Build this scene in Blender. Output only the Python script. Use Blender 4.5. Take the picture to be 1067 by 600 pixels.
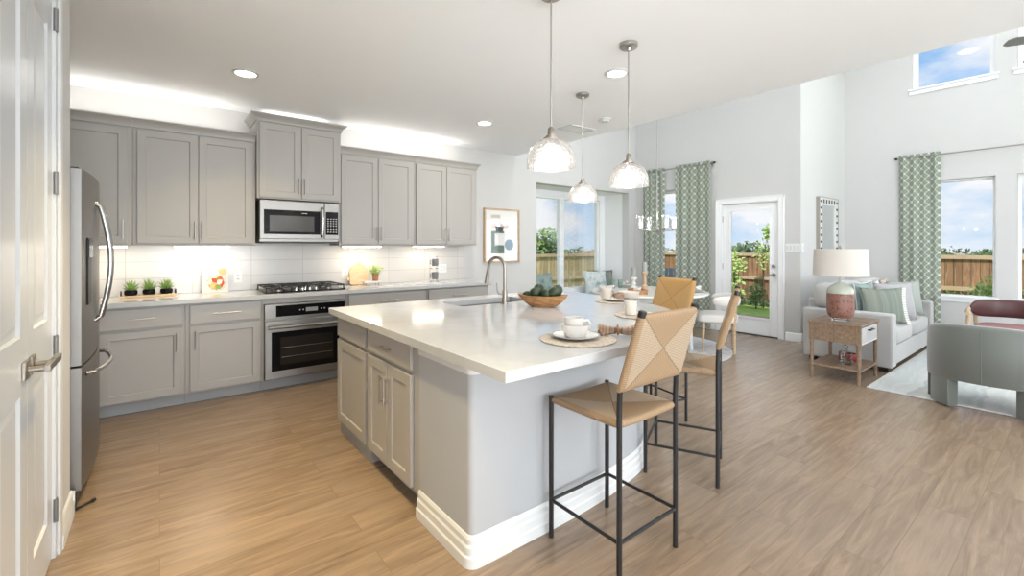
import bpy, bmesh, math, random
from math import sin, cos, pi, radians, sqrt, atan2
from mathutils import Vector, Matrix
from mathutils.geometry import tessellate_polygon

for _o in list(bpy.data.objects):
    bpy.data.objects.remove(_o)
S = bpy.context.scene
COL = S.collection
random.seed(7)

# ------------------------------------------------------------------ camera
cam = bpy.data.objects.new('camera', bpy.data.cameras.new('camera'))
COL.objects.link(cam)
cam.location = (0, 0, 1.37)
cam.rotation_euler = (radians(90), 0, radians(-38.0))
cam.data.sensor_width = 36
cam.data.lens = 36 * 470 / 1067
cam.data.shift_y = -43 / 1067
cam.data.clip_start = 0.02
cam.data.clip_end = 400
S.camera = cam

# ------------------------------------------------------------------ exposure
S.view_settings.view_transform = 'Standard'
S.view_settings.look = 'None'
S.view_settings.gamma = 1
S.view_settings.use_curve_mapping = False
S.view_settings.exposure = 0.53
EXTERIOR_SUN = 3.6
CAN_FILL_W = 8
AISLE_W = 8.5
LOFT_W = 14
BACK_FILL_W = 310
BACK_FILL2_W = 110
SIDE_W = 24
LEFT_FILL_W = 110
SKY = 0.70
WARM = (1.0, 0.93, 0.85)
AISLE = (1.0, 0.75, 0.35)
COOL = (0.92, 0.965, 1.0)

# ------------------------------------------------------------------ sky
W = bpy.data.worlds.new('sky')
S.world = W
W.use_nodes = True
nt = W.node_tree
nt.nodes.clear()
def wn(t, **k):
    n = nt.nodes.new(t)
    for a, b in k.items(): setattr(n, a, b)
    return n
out = wn('ShaderNodeOutputWorld'); bg = wn('ShaderNodeBackground')
tc = wn('ShaderNodeTexCoord'); sp = wn('ShaderNodeSeparateXYZ')
nt.links.new(tc.outputs['Generated'], sp.inputs[0])
ramp = wn('ShaderNodeValToRGB')
e = ramp.color_ramp.elements
e[0].position = 0.0; e[0].color = (0.62, 0.78, 0.95, 1)
e[1].position = 0.55; e[1].color = (0.20, 0.43, 0.86, 1)
e2 = e.new(0.16); e2.color = (0.38, 0.62, 0.93, 1)
nt.links.new(sp.outputs['Z'], ramp.inputs[0])
mp = wn('ShaderNodeMapping'); mp.inputs['Scale'].default_value = (1.5, 1.5, 3.6)
mp.inputs['Location'].default_value = (0.25, 0.35, 0.1)
nt.links.new(tc.outputs['Generated'], mp.inputs[0])
nz = wn('ShaderNodeTexNoise'); nz.inputs['Scale'].default_value = 2.1; nz.inputs['Detail'].default_value = 9
nz.inputs['Roughness'].default_value = 0.55
nt.links.new(mp.outputs[0], nz.inputs[0])
cr = wn('ShaderNodeValToRGB'); ce = cr.color_ramp.elements
ce[0].position = 0.43; ce[0].color = (0, 0, 0, 1); ce[1].position = 0.53; ce[1].color = (1, 1, 1, 1)
nt.links.new(nz.outputs[0], cr.inputs[0])
mx = wn('ShaderNodeMix', data_type='RGBA')
nt.links.new(cr.outputs[0], mx.inputs[0]); nt.links.new(ramp.outputs[0], mx.inputs[6])
mx.inputs[7].default_value = (0.93, 0.95, 0.99, 1)
nt.links.new(mx.outputs[2], bg.inputs[0]); bg.inputs[1].default_value = SKY
nt.links.new(bg.outputs[0], out.inputs[0])

# ------------------------------------------------------------------ sun and added interior lamps
def sun():
    l = bpy.data.lights.new('sun', 'SUN'); l.energy = EXTERIOR_SUN; l.angle = radians(1.0); l.color = (1, .96, .9)
    o = bpy.data.objects.new('sun', l); COL.objects.link(o)
    o.rotation_euler = Vector((.50, .32, -.80)).to_track_quat('-Z', 'Y').to_euler()
sun()
def area(name, loc, rot, size, watts, color, size_y=None, disk=False, parent=None, spread=180):
    l = bpy.data.lights.new(name, 'AREA'); l.energy = watts; l.color = color
    l.shape = 'DISK' if disk else ('RECTANGLE' if size_y else 'SQUARE')
    l.size = size; l.spread = radians(spread)
    if size_y: l.size_y = size_y
    o = bpy.data.objects.new(name, l); COL.objects.link(o)
    o.location = loc; o.rotation_euler = rot
    if parent: o.parent = parent
    return o
# lamps added out of view under kitchen and living room ceilings to brighten the interior
for (x, y) in ((2.88, -0.2), (2.88, -2.2), (0.54, -3.0)):
    area('can_or_fill_lamp', (x, y, 2.735), (0, 0, 0), .16, CAN_FILL_W, WARM, disk=True)
for (x, y) in ((0.3, 2.6), (0.3, 1.0)):
    area('aisle_fill_lamp', (x, y, 2.735), (0, 0, 0), .16, AISLE_W, AISLE, disk=True, spread=75)  # narrow warm lamps added out of view to tint the aisle floor
for (x, y) in ((4.9, 4.2), (4.9, 1.6), (4.9, -1.2), (7.8, 1.2), (7.8, -1.4), (6.6, -3.2)):
    area('loft_fill_lamp', (x, y, 5.55), (0, 0, 0), .3, LOFT_W, (.95, .975, 1), disk=True)
# area lamps added out of view to brighten the room, as if from windows
area('daylight_fill', (1.15, -7.05, 1.35), (radians(130), 0, 0), 2.6, BACK_FILL_W, COOL, size_y=2.0)
area('daylight_fill', (-.44, -1.7, 1.3), (0, radians(-125), 0), 2.2, LEFT_FILL_W, COOL, size_y=2.2)  # lamp at an invented left-wall opening, lights faces turned left
area('daylight_fill', (6.7, -7.05, 2.6), (radians(90), 0, 0), 4.0, BACK_FILL2_W, COOL, size_y=4.4)
for yw in (-1.04, -2.2):
    area('daylight_fill', (9.24, yw, 1.5), (0, radians(90), 0), 1.7, SIDE_W, COOL, size_y=.9)
    area('daylight_fill', (9.24, yw, 4.43), (0, radians(90), 0), 1.3, SIDE_W, COOL, size_y=.9)

# ------------------------------------------------------------------ mesh helpers
class G:
    def __init__(s):
        s.v = []; s.f = []; s.uv = {}
    def add(s, vs, fs):
        o = len(s.v); s.v += [tuple(v) for v in vs]; s.f += [tuple(i + o for i in f) for f in fs]
        return s
    def box(s, x0, x1, y0, y1, z0, z1):
        return s.add([(x0,y0,z0),(x1,y0,z0),(x1,y1,z0),(x0,y1,z0),(x0,y0,z1),(x1,y0,z1),(x1,y1,z1),(x0,y1,z1)],
                     [(0,3,2,1),(4,5,6,7),(0,1,5,4),(1,2,6,5),(2,3,7,6),(3,0,4,7)])
    def cyl(s, p0, p1, r0, r1=None, n=16, cap=True):
        r1 = r0 if r1 is None else r1
        p0 = Vector(p0); p1 = Vector(p1); d = (p1 - p0).normalized()
        a = d.orthogonal().normalized(); b = d.cross(a)
        vs = []
        for p, r in ((p0, r0), (p1, r1)):
            for i in range(n):
                t = 2*pi*i/n; vs.append(p + (a*cos(t) + b*sin(t))*r)
        fs = [(i, (i+1) % n, n + (i+1) % n, n + i) for i in range(n)]
        if cap: fs += [tuple(range(n))[::-1], tuple(range(n, 2*n))]
        return s.add(vs, fs)
    def tube(s, pts, r, n=10, closed=False):
        P = [Vector(p) for p in pts]; m = len(P)
        R = r if isinstance(r, (list, tuple)) else [r]*m
        T = []
        for i in range(m):
            if closed: t = P[(i+1) % m] - P[i-1]
            else: t = P[min(i+1, m-1)] - P[max(i-1, 0)]
            T.append(t.normalized())
        a = T[0].orthogonal().normalized(); vs = []
        for i in range(m):
            a = (a - T[i]*a.dot(T[i])).normalized(); b = T[i].cross(a)
            for k in range(n):
                t = 2*pi*k/n; vs.append(P[i] + (a*cos(t) + b*sin(t))*R[i])
        fs = []
        for i in range(m if closed else m-1):
            j = (i+1) % m
            fs += [(i*n+k, i*n+(k+1) % n, j*n+(k+1) % n, j*n+k) for k in range(n)]
        if not closed: fs += [tuple(range(n))[::-1], tuple(range((m-1)*n, m*n))]
        return s.add(vs, fs)
    def lathe(s, prof, c=(0,0,0), n=32, sx=1, sy=1):
        cx, cy, cz = c; vs = []; rings = []
        for (r, z) in prof:
            if r < 1e-6: rings.append([len(vs)]); vs.append((cx, cy, cz+z))
            else:
                rings.append(list(range(len(vs), len(vs)+n)))
                vs += [(cx + r*sx*cos(2*pi*i/n), cy + r*sy*sin(2*pi*i/n), cz+z) for i in range(n)]
        fs = []
        for A, B in zip(rings, rings[1:]):
            for i in range(n):
                j = (i+1) % n
                if len(A) == 1 and len(B) == 1: continue
                if len(A) == 1: fs.append((A[0], B[j], B[i]))
                elif len(B) == 1: fs.append((A[i], A[j], B[0]))
                else: fs.append((A[i], A[j], B[j], B[i]))
        return s.add(vs, fs)
    def prism(s, poly, z0, z1, hole=None):
        loops = [poly] + ([hole] if hole else [])
        flat = [p for L in loops for p in L]; n = len(flat)
        tris = tessellate_polygon([[Vector((x, y, 0)) for x, y in L] for L in loops])
        vs = [(x, y, z0) for x, y in flat] + [(x, y, z1) for x, y in flat]
        fs = [tuple(t)[::-1] for t in tris] + [tuple(i+n for i in t) for t in tris]
        o = 0
        for L in loops:
            m = len(L)
            fs += [(o+i, o+(i+1) % m, n+o+(i+1) % m, n+o+i) for i in range(m)]
            o += m
        return s.add(vs, fs)
    def ext(s, poly, axis, a0, a1):
        """polygon in the two other axes (in xyz order), extruded along axis"""
        g = G(); g.prism(poly, a0, a1)
        if axis == 'z': vs = g.v
        elif axis == 'y': vs = [(a, c, b) for a, b, c in g.v]
        else: vs = [(c, a, b) for a, b, c in g.v]
        return s.add(vs, g.f)
    def grid(s, fn, nu, nv, cu=False, cv=False, uv=None):
        o = len(s.v); mu = nu if cu else nu+1; mv = nv if cv else nv+1
        for i in range(mu):
            for j in range(mv):
                u, v = i/nu, j/nv
                if uv: s.uv[len(s.v)] = uv(u, v)
                s.v.append(tuple(fn(u, v)))
        for i in range(nu):
            for j in range(nv):
                i2 = (i+1) % mu; j2 = (j+1) % mv
                s.f.append((o+i*mv+j, o+i2*mv+j, o+i2*mv+j2, o+i*mv+j2))
        return s
    def blob(s, c, r, p=2.0, n=24, m=14):
        sg = lambda x: (1 if x >= 0 else -1)*abs(x)**(2/p)
        rx, ry, rz = r
        pr = []
        for j in range(1, m):
            a = -pi/2 + pi*j/m; pr.append((sg(cos(a)), sg(sin(a))))
        o = len(s.v); vs = [(c[0], c[1], c[2]-rz)]
        for (q, z) in pr:
            vs += [(c[0]+rx*q*sg(cos(2*pi*i/n)), c[1]+ry*q*sg(sin(2*pi*i/n)), c[2]+rz*z) for i in range(n)]
        vs.append((c[0], c[1], c[2]+rz)); k = len(pr)
        fs = [(0, 1+(i+1) % n, 1+i) for i in range(n)]
        for j in range(k-1):
            fs += [(1+j*n+i, 1+j*n+(i+1) % n, 1+(j+1)*n+(i+1) % n, 1+(j+1)*n+i) for i in range(n)]
        fs += [(1+(k-1)*n+i, 1+(k-1)*n+(i+1) % n, len(vs)-1) for i in range(n)]
        return s.add(vs, fs)
    def xf(s, m):
        s.v = [tuple(m @ Vector(v)) for v in s.v]; return s

def build(name, g, mat, parent=None, bevel=0, seg=2, sharp=35, loc=None, rot=None, weld=False, solid=0, sub=0):
    me = bpy.data.meshes.new(name); me.from_pydata(g.v, [], g.f)
    if g.uv:
        ul = me.uv_layers.new(name='UVMap')
        for lp in me.loops:
            ul.data[lp.index].uv = g.uv.get(lp.vertex_index, (0, 0))
    bm = bmesh.new(); bm.from_mesh(me)
    if weld: bmesh.ops.remove_doubles(bm, verts=bm.verts, dist=1e-4)
    bmesh.ops.recalc_face_normals(bm, faces=bm.faces)
    lim = radians(sharp)
    for f in bm.faces: f.smooth = True
    for ed in bm.edges:
        ed.smooth = len(ed.link_faces) == 2 and ed.calc_face_angle(0) < lim
    bm.to_mesh(me); bm.free()
    me.materials.append(mat)
    o = bpy.data.objects.new(name, me); COL.objects.link(o)
    if parent: o.parent = parent
    if loc: o.location = loc
    if rot: o.rotation_euler = rot
    if sub:
        md = o.modifiers.new('sub', 'SUBSURF'); md.levels = sub; md.render_levels = sub
    if solid:
        md = o.modifiers.new('solid', 'SOLIDIFY'); md.thickness = solid; md.offset = 0
    if bevel:
        md = o.modifiers.new('bevel', 'BEVEL'); md.width = bevel; md.segments = seg
        md.limit_method = 'ANGLE'; md.angle_limit = radians(40); md.harden_normals = False
    return o
def tag(o, label, cat, group=None, kind=None):
    o['label'] = label; o['category'] = cat
    if group: o['group'] = group
    if kind: o['kind'] = kind
    return o
def thing(name, label, cat, loc=(0,0,0), rz=0, group=None):
    o = bpy.data.objects.new(name, None); COL.objects.link(o)
    o.empty_display_size = .05
    o.location = loc; o.rotation_euler = (0, 0, rz)
    return tag(o, label, cat, group)
def struct(o, label=None):
    o['kind'] = 'structure'
    if label: o['label'] = label
    return o
def dup(root, loc=None, rz=None, label=None, group=None):
    def cp(o, par):
        c = o.copy(); COL.objects.link(c)
        if par: c.parent = par
        for ch in o.children: cp(ch, c)
        return c
    r = cp(root, None)
    if loc is not None: r.location = loc
    if rz is not None: r.rotation_euler = (0, 0, rz)
    if label: r['label'] = label
    if group: r['group'] = group
    return r
RZ = lambda a: Matrix.Rotation(a, 4, 'Z')
TR = lambda x, y, z: Matrix.Translation((x, y, z))

# ------------------------------------------------------------------ materials
def mat(name, col, rough=.5, metal=0, spec=.5, bump=0, bscale=200, vary=0, vscale=6, coat=0, stretch=None, sheen=0):
    m = bpy.data.materials.new(name); m.use_nodes = True
    t = m.node_tree; b = t.nodes['Principled BSDF']
    c = tuple(col) + (1,)
    b.inputs['Base Color'].default_value = c
    b.inputs['Roughness'].default_value = rough; b.inputs['Metallic'].default_value = metal
    b.inputs['Specular IOR Level'].default_value = spec
    if coat: b.inputs['Coat Weight'].default_value = coat; b.inputs['Coat Roughness'].default_value = .05
    if sheen: b.inputs['Sheen Weight'].default_value = sheen
    tc = t.nodes.new('ShaderNodeTexCoord'); src = tc.outputs['Object']
    if stretch:
        mpn = t.nodes.new('ShaderNodeMapping'); mpn.inputs['Scale'].default_value = stretch
        t.links.new(src, mpn.inputs[0]); src = mpn.outputs[0]
    n1 = t.nodes.new('ShaderNodeTexNoise'); n1.inputs['Scale'].default_value = vscale; n1.inputs['Detail'].default_value = 4
    t.links.new(src, n1.inputs[0])
    mix = t.nodes.new('ShaderNodeMix'); mix.data_type = 'RGBA'
    k = max(vary, .015)
    mix.inputs[6].default_value = tuple(max(0, x*(1-k)) for x in col) + (1,)
    mix.inputs[7].default_value = tuple(min(1, x*(1+k)) for x in col) + (1,)
    t.links.new(n1.outputs[0], mix.inputs[0]); t.links.new(mix.outputs[2], b.inputs['Base Color'])
    if bump:
        n2 = t.nodes.new('ShaderNodeTexNoise'); n2.inputs['Scale'].default_value = bscale; n2.inputs['Detail'].default_value = 2
        t.links.new(src, n2.inputs[0])
        bp = t.nodes.new('ShaderNodeBump'); bp.inputs['Strength'].default_value = bump; bp.inputs['Distance'].default_value = .004
        t.links.new(n2.outputs[0], bp.inputs['Height']); t.links.new(bp.outputs[0], b.inputs['Normal'])
    return m
def emit(name, col, s):
    m = bpy.data.materials.new(name); m.use_nodes = True; t = m.node_tree
    b = t.nodes['Principled BSDF']
    b.inputs['Base Color'].default_value = (.9, .9, .9, 1)
    b.inputs['Emission Color'].default_value = tuple(col) + (1,); b.inputs['Emission Strength'].default_value = s
    return m
def glass(name, tint=(1,1,1), gloss=.5, milky=0, bump=0, bscale=60):
    m = bpy.data.materials.new(name); m.use_nodes = True; t = m.node_tree; t.nodes.clear()
    o = t.nodes.new('ShaderNodeOutputMaterial'); tr = t.nodes.new('ShaderNodeBsdfTransparent')
    gl = t.nodes.new('ShaderNodeBsdfGlossy'); fr = t.nodes.new('ShaderNodeFresnel'); mx = t.nodes.new('ShaderNodeMixShader')
    tr.inputs[0].default_value = tuple(tint) + (1,); gl.inputs['Roughness'].default_value = .02; fr.inputs[0].default_value = 1.45
    ml = t.nodes.new('ShaderNodeMath'); ml.operation = 'MULTIPLY'; ml.inputs[1].default_value = gloss
    t.links.new(fr.outputs[0], ml.inputs[0]); t.links.new(ml.outputs[0], mx.inputs[0])
    t.links.new(tr.outputs[0], mx.inputs[1]); t.links.new(gl.outputs[0], mx.inputs[2])
    last = mx.outputs[0]
    if bump or milky:
        tcn = t.nodes.new('ShaderNodeTexCoord'); nn = t.nodes.new('ShaderNodeTexVoronoi'); nn.inputs['Scale'].default_value = bscale
        t.links.new(tcn.outputs['Object'], nn.inputs[0])
        bp = t.nodes.new('ShaderNodeBump'); bp.inputs['Strength'].default_value = bump; bp.inputs['Distance'].default_value = .006
        t.links.new(nn.outputs[0], bp.inputs['Height'])
        t.links.new(bp.outputs[0], gl.inputs['Normal']); t.links.new(bp.outputs[0], fr.inputs['Normal'])
    if milky:
        df = t.nodes.new('ShaderNodeBsdfTranslucent'); df.inputs[0].default_value = (.95, .95, .95, 1)
        d2 = t.nodes.new('ShaderNodeBsdfDiffuse'); d2.inputs[0].default_value = (.95, .95, .95, 1)
        ad = t.nodes.new('ShaderNodeMixShader'); ad.inputs[0].default_value = .5
        t.links.new(df.outputs[0], ad.inputs[1]); t.links.new(d2.outputs[0], ad.inputs[2])
        m2 = t.nodes.new('ShaderNodeMixShader'); m2.inputs[0].default_value = milky
        t.links.new(last, m2.inputs[1]); t.links.new(ad.outputs[0], m2.inputs[2]); last = m2.outputs[0]
    t.links.new(last, o.inputs[0])
    return m
def nodes_of(name, rough=.5, spec=.5):
    m = bpy.data.materials.new(name); m.use_nodes = True; t = m.node_tree; b = t.nodes['Principled BSDF']
    b.inputs['Roughness'].default_value = rough; b.inputs['Specular IOR Level'].default_value = spec
    N = lambda ty, **k: (lambda n: ([setattr(n, a, v) for a, v in k.items()], n)[1])(t.nodes.new(ty))
    L = lambda a, b_: t.links.new(a, b_)
    return m, t, b, N, L
def mathn(N, L, op, a, b=None):
    n = N('ShaderNodeMath', operation=op)
    for i, x in enumerate((a, b)):
        if x is None: continue
        if isinstance(x, (int, float)): n.inputs[i].default_value = x
        else: L(x, n.inputs[i])
    return n.outputs[0]
def mixc(N, L, f, a, b):
    n = N('ShaderNodeMix', data_type='RGBA')
    for s_, x in ((0, f), (6, a), (7, b)):
        if isinstance(x, (int, float)): n.inputs[s_].default_value = x
        elif isinstance(x, tuple): n.inputs[s_].default_value = tuple(x) + (1,)
        else: L(x, n.inputs[s_])
    return n.outputs[2]

def mat_floor():
    m, t, b, N, L = nodes_of('oak_plank', .27, .6)
    tc = N('ShaderNodeTexCoord')
    br = N('ShaderNodeTexBrick'); br.offset = .37; br.offset_frequency = 2
    br.inputs['Scale'].default_value = 1; br.inputs['Brick Width'].default_value = 1.22; br.inputs['Row Height'].default_value = .18
    br.inputs['Mortar Size'].default_value = .0016; br.inputs['Bias'].default_value = 0
    br.inputs['Color1'].default_value = (0, 0, 0, 1); br.inputs['Color2'].default_value = (1, 1, 1, 1); br.inputs['Mortar'].default_value = (.5, .5, .5, 1)
    L(tc.outputs['Object'], br.inputs[0])
    mp = N('ShaderNodeMapping'); mp.inputs['Scale'].default_value = (1.3, 13, 1); L(tc.outputs['Object'], mp.inputs[0])
    off = N('ShaderNodeVectorMath', operation='ADD'); L(mp.outputs[0], off.inputs[0])
    sc = N('ShaderNodeVectorMath', operation='SCALE'); sc.inputs['Scale'].default_value = 9; L(br.outputs[0], sc.inputs[0]); L(sc.outputs[0], off.inputs[1])
    g1 = N('ShaderNodeTexNoise'); g1.inputs['Scale'].default_value = 1.6; g1.inputs['Detail'].default_value = 6; g1.inputs['Roughness'].default_value = .62; g1.inputs['Distortion'].default_value = 1.1
    L(off.outputs[0], g1.inputs[0])
    mp2 = N('ShaderNodeMapping'); mp2.inputs['Scale'].default_value = (3, 70, 1); L(tc.outputs['Object'], mp2.inputs[0])
    g2 = N('ShaderNodeTexNoise'); g2.inputs['Scale'].default_value = 1.5; g2.inputs['Detail'].default_value = 3; L(mp2.outputs[0], g2.inputs[0])
    r1 = N('ShaderNodeValToRGB'); L(g1.outputs[0], r1.inputs[0]); q = r1.color_ramp.elements
    q[0].position = .27; q[0].color = (.150, .101, .064, 1); q[1].position = .70; q[1].color = (.350, .254, .174, 1)
    f = mathn(N, L, 'MULTIPLY', br.outputs[0], .42)
    c = mixc(N, L, f, r1.outputs[0], (.355, .27, .20))
    f2 = mathn(N, L, 'MULTIPLY', g2.outputs[0], .30)
    c = mixc(N, L, f2, c, (.17, .12, .08))
    c = mixc(N, L, mathn(N, L, 'MULTIPLY', br.outputs['Fac'], .55), c, (.16, .10, .06))
    L(c, b.inputs['Base Color'])
    bp = N('ShaderNodeBump'); bp.inputs['Strength'].default_value = .12; bp.inputs['Distance'].default_value = .002; L(g2.outputs[0], bp.inputs['Height']); L(bp.outputs[0], b.inputs['Normal'])
    return m
def mat_tile():
    m, t, b, N, L = nodes_of('ceramic_tile', .22, .5)
    tc = N('ShaderNodeTexCoord'); mp = N('ShaderNodeMapping'); mp.inputs['Rotation'].default_value = (radians(90), 0, 0)
    mp.inputs['Location'].default_value = (.255, -.92, 0)
    sx = N('ShaderNodeSeparateXYZ'); cx = N('ShaderNodeCombineXYZ'); L(tc.outputs['Object'], sx.inputs[0])
    L(mathn(N, L, 'ADD', sx.outputs[0], .245), cx.inputs[0]); L(mathn(N, L, 'ADD', sx.outputs[2], -.92), cx.inputs[1])
    br = N('ShaderNodeTexBrick'); br.offset = 0
    br.inputs['Scale'].default_value = 1; br.inputs['Brick Width'].default_value = .5; br.inputs['Row Height'].default_value = .155
    br.inputs['Mortar Size'].default_value = .002
    br.inputs['Color1'].default_value = (.60, .585, .565, 1); br.inputs['Color2'].default_value = (.63, .61, .59, 1); br.inputs['Mortar'].default_value = (.40, .39, .375, 1)
    L(cx.outputs[0], br.inputs[0]); L(br.outputs[0], b.inputs['Base Color'])
    bp = N('ShaderNodeBump'); bp.inputs['Strength'].default_value = .4; bp.inputs['Distance'].default_value = -.002; L(br.outputs['Fac'], bp.inputs['Height']); L(bp.outputs[0], b.inputs['Normal'])
    return m
def mat_quartz():
    m, t, b, N, L = nodes_of('white_quartz', .10, .5)
    tc = N('ShaderNodeTexCoord'); n = N('ShaderNodeTexNoise'); n.inputs['Scale'].default_value = 2.2; n.inputs['Detail'].default_value = 8; n.inputs['Distortion'].default_value = 1.4
    L(tc.outputs['Object'], n.inputs[0])
    r = N('ShaderNodeValToRGB'); L(n.outputs[0], r.inputs[0]); q = r.color_ramp.elements
    q[0].position = .40; q[0].color = (.52, .535, .55, 1); q[1].position = .60; q[1].color = (.535, .55, .565, 1)
    k = q.new(.5); k.color = (.505, .515, .525, 1)
    L(r.outputs[0], b.inputs['Base Color'])
    return m
def mat_weave(name, side, front):
    """paper cord wrapped over four rails, so the strands of each triangle run to their own rail"""
    m, t, b, N, L = nodes_of(name, .75, .2)
    uv = N('ShaderNodeUVMap'); s = N('ShaderNodeSeparateXYZ'); L(uv.outputs[0], s.inputs[0])
    U = mathn(N, L, 'SUBTRACT', s.outputs[0], .5); V = mathn(N, L, 'SUBTRACT', s.outputs[1], .5)
    aU = mathn(N, L, 'ABSOLUTE', U); aV = mathn(N, L, 'ABSOLUTE', V)
    msk = mathn(N, L, 'GREATER_THAN', aU, aV)
    mm = N('ShaderNodeMix', data_type='FLOAT'); L(msk, mm.inputs[0]); L(U, mm.inputs[2]); L(V, mm.inputs[3])
    w = mathn(N, L, 'SINE', mathn(N, L, 'MULTIPLY', mm.outputs[0], 2*pi*42))
    w01 = mathn(N, L, 'MULTIPLY_ADD', w, .5); 
    w01.node.inputs[2].default_value = .5
    rim = mathn(N, L, 'GREATER_THAN', mathn(N, L, 'MAXIMUM', aU, aV), .462)
    c = mixc(N, L, rim, mixc(N, L, msk, front, side), tuple(x*1.05 for x in front))  # side strands lighter than front: cord sheen put into the colour
    dk = mixc(N, L, mathn(N, L, 'MULTIPLY', w01, .55), c, tuple(x*.55 for x in front))
    seam = mathn(N, L, 'LESS_THAN', mathn(N, L, 'ABSOLUTE', mathn(N, L, 'SUBTRACT', aU, aV)), .009)
    dk = mixc(N, L, mathn(N, L, 'MULTIPLY', seam, .7), dk, tuple(x*.4 for x in front))
    nn = N('ShaderNodeTexNoise'); nn.inputs['Scale'].default_value = 22; L(uv.outputs[0], nn.inputs[0])
    dk = mixc(N, L, mathn(N, L, 'MULTIPLY', nn.outputs[0], .22), dk, tuple(x*.75 for x in front))
    L(dk, b.inputs['Base Color'])
    bp = N('ShaderNodeBump'); bp.inputs['Strength'].default_value = .5; bp.inputs['Distance'].default_value = .003
    L(w, bp.inputs['Height']); L(bp.outputs[0], b.inputs['Normal'])
    return m
def mat_curtain():
    m, t, b, N, L = nodes_of('trellis_curtain', .85, .1)
    uv = N('ShaderNodeUVMap'); s = N('ShaderNodeSeparateXYZ'); L(uv.outputs[0], s.inputs[0])
    P = .128; Q = .110
    u = mathn(N, L, 'MULTIPLY', s.outputs[0], 2*pi/P); v = mathn(N, L, 'MULTIPLY', s.outputs[1], 2*pi/Q)
    f = mathn(N, L, 'ADD', mathn(N, L, 'COSINE', u), mathn(N, L, 'COSINE', v))
    f = mathn(N, L, 'ABSOLUTE', f)
    msk = mathn(N, L, 'LESS_THAN', f, .22)
    nn = N('ShaderNodeTexNoise'); nn.inputs['Scale'].default_value = 60; L(uv.outputs[0], nn.inputs[0])
    g = mixc(N, L, nn.outputs[0], (.285, .33, .26), (.37, .415, .335))
    L(mixc(N, L, msk, g, (.78, .79, .76)), b.inputs['Base Color'])
    tl = N('ShaderNodeBsdfTranslucent'); L(mixc(N, L, msk, g, (.78, .79, .76)), tl.inputs[0])
    ms = N('ShaderNodeMixShader'); ms.inputs[0].default_value = .28
    o = t.nodes['Material Output']; L(b.outputs[0], ms.inputs[1]); L(tl.outputs[0], ms.inputs[2]); L(ms.outputs[0], o.inputs[0])
    return m
def mat_stripe(name, cols, axis, freq, wob=.5, rough=.8):
    m, t, b, N, L = nodes_of(name, rough, .2)
    tc = N('ShaderNodeTexCoord'); s = N('ShaderNodeSeparateXYZ'); L(tc.outputs['Object'], s.inputs[0])
    n = N('ShaderNodeTexNoise'); n.inputs['Scale'].default_value = 3; n.inputs['Detail'].default_value = 5; L(tc.outputs['Object'], n.inputs[0])
    x = mathn(N, L, 'ADD', mathn(N, L, 'MULTIPLY', s.outputs[axis], freq), mathn(N, L, 'MULTIPLY', n.outputs[0], wob))
    n2 = N('ShaderNodeTexNoise'); n2.noise_dimensions = '1D'; n2.inputs['Scale'].default_value = 1; n2.inputs['Detail'].default_value = 6; L(x, n2.inputs['W'])
    r = N('ShaderNodeValToRGB'); L(n2.outputs[0], r.inputs[0]); q = r.color_ramp.elements
    q[0].position = .3; q[0].color = tuple(cols[0]) + (1,); q[1].position = .7; q[1].color = tuple(cols[-1]) + (1,)
    for i, cc in enumerate(cols[1:-1]):
        k = q.new(.3 + .4*(i+1)/(len(cols)-1)); k.color = tuple(cc) + (1,)
    L(r.outputs[0], b.inputs['Base Color'])
    return m
def mat_wood(name, a, b_, scale=(2, 2, 14), rough=.5, boards=0):
    m, t, b, N, L = nodes_of(name, rough, .4)
    tc = N('ShaderNodeTexCoord'); mp = N('ShaderNodeMapping'); mp.inputs['Scale'].default_value = scale; L(tc.outputs['Object'], mp.inputs[0])
    n = N('ShaderNodeTexNoise'); n.inputs['Scale'].default_value = 3; n.inputs['Detail'].default_value = 6; n.inputs['Distortion'].default_value = .8; L(mp.outputs[0], n.inputs[0])
    r = N('ShaderNodeValToRGB'); L(n.outputs[0], r.inputs[0]); q = r.color_ramp.elements
    q[0].position = .32; q[0].color = tuple(a) + (1,); q[1].position = .68; q[1].color = tuple(b_) + (1,)
    c = r.outputs[0]
    if boards:
        s = N('ShaderNodeSeparateXYZ'); L(tc.outputs['Object'], s.inputs[0])
        x = mathn(N, L, 'DIVIDE', s.outputs[0], boards); fl = mathn(N, L, 'FLOOR', x); fr = mathn(N, L, 'FRACT', x)
        w = N('ShaderNodeTexWhiteNoise', noise_dimensions='1D'); L(fl, w.inputs['W'])
        c = mixc(N, L, mathn(N, L, 'MULTIPLY', w.outputs[0], .55), c, tuple(k*.45 for k in a))
        c = mixc(N, L, mathn(N, L, 'MULTIPLY', mathn(N, L, 'LESS_THAN', fr, .09), .7), c, tuple(k*.2 for k in a))
    L(c, b.inputs['Base Color'])
    return m
def mat_blotch(name, cols, scale, rough=.6, bump=0):
    m, t, b, N, L = nodes_of(name, rough, .4)
    tc = N('ShaderNodeTexCoord'); n = N('ShaderNodeTexNoise'); n.inputs['Scale'].default_value = scale; n.inputs['Detail'].default_value = 4; L(tc.outputs['Object'], n.inputs[0])
    r = N('ShaderNodeValToRGB'); L(n.outputs[0], r.inputs[0]); q = r.color_ramp.elements
    q[0].position = .34; q[0].color = tuple(cols[0]) + (1,); q[1].position = .66; q[1].color = tuple(cols[-1]) + (1,)
    for i, cc in enumerate(cols[1:-1]):
        k = q.new(.34 + .32*(i+1)/(len(cols)-1)); k.color = tuple(cc) + (1,)
    L(r.outputs[0], b.inputs['Base Color'])
    if bump:
        bp = N('ShaderNodeBump'); bp.inputs['Strength'].default_value = bump; bp.inputs['Distance'].default_value = .004; L(n.outputs[0], bp.inputs['Height']); L(bp.outputs[0], b.inputs['Normal'])
    return m

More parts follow.
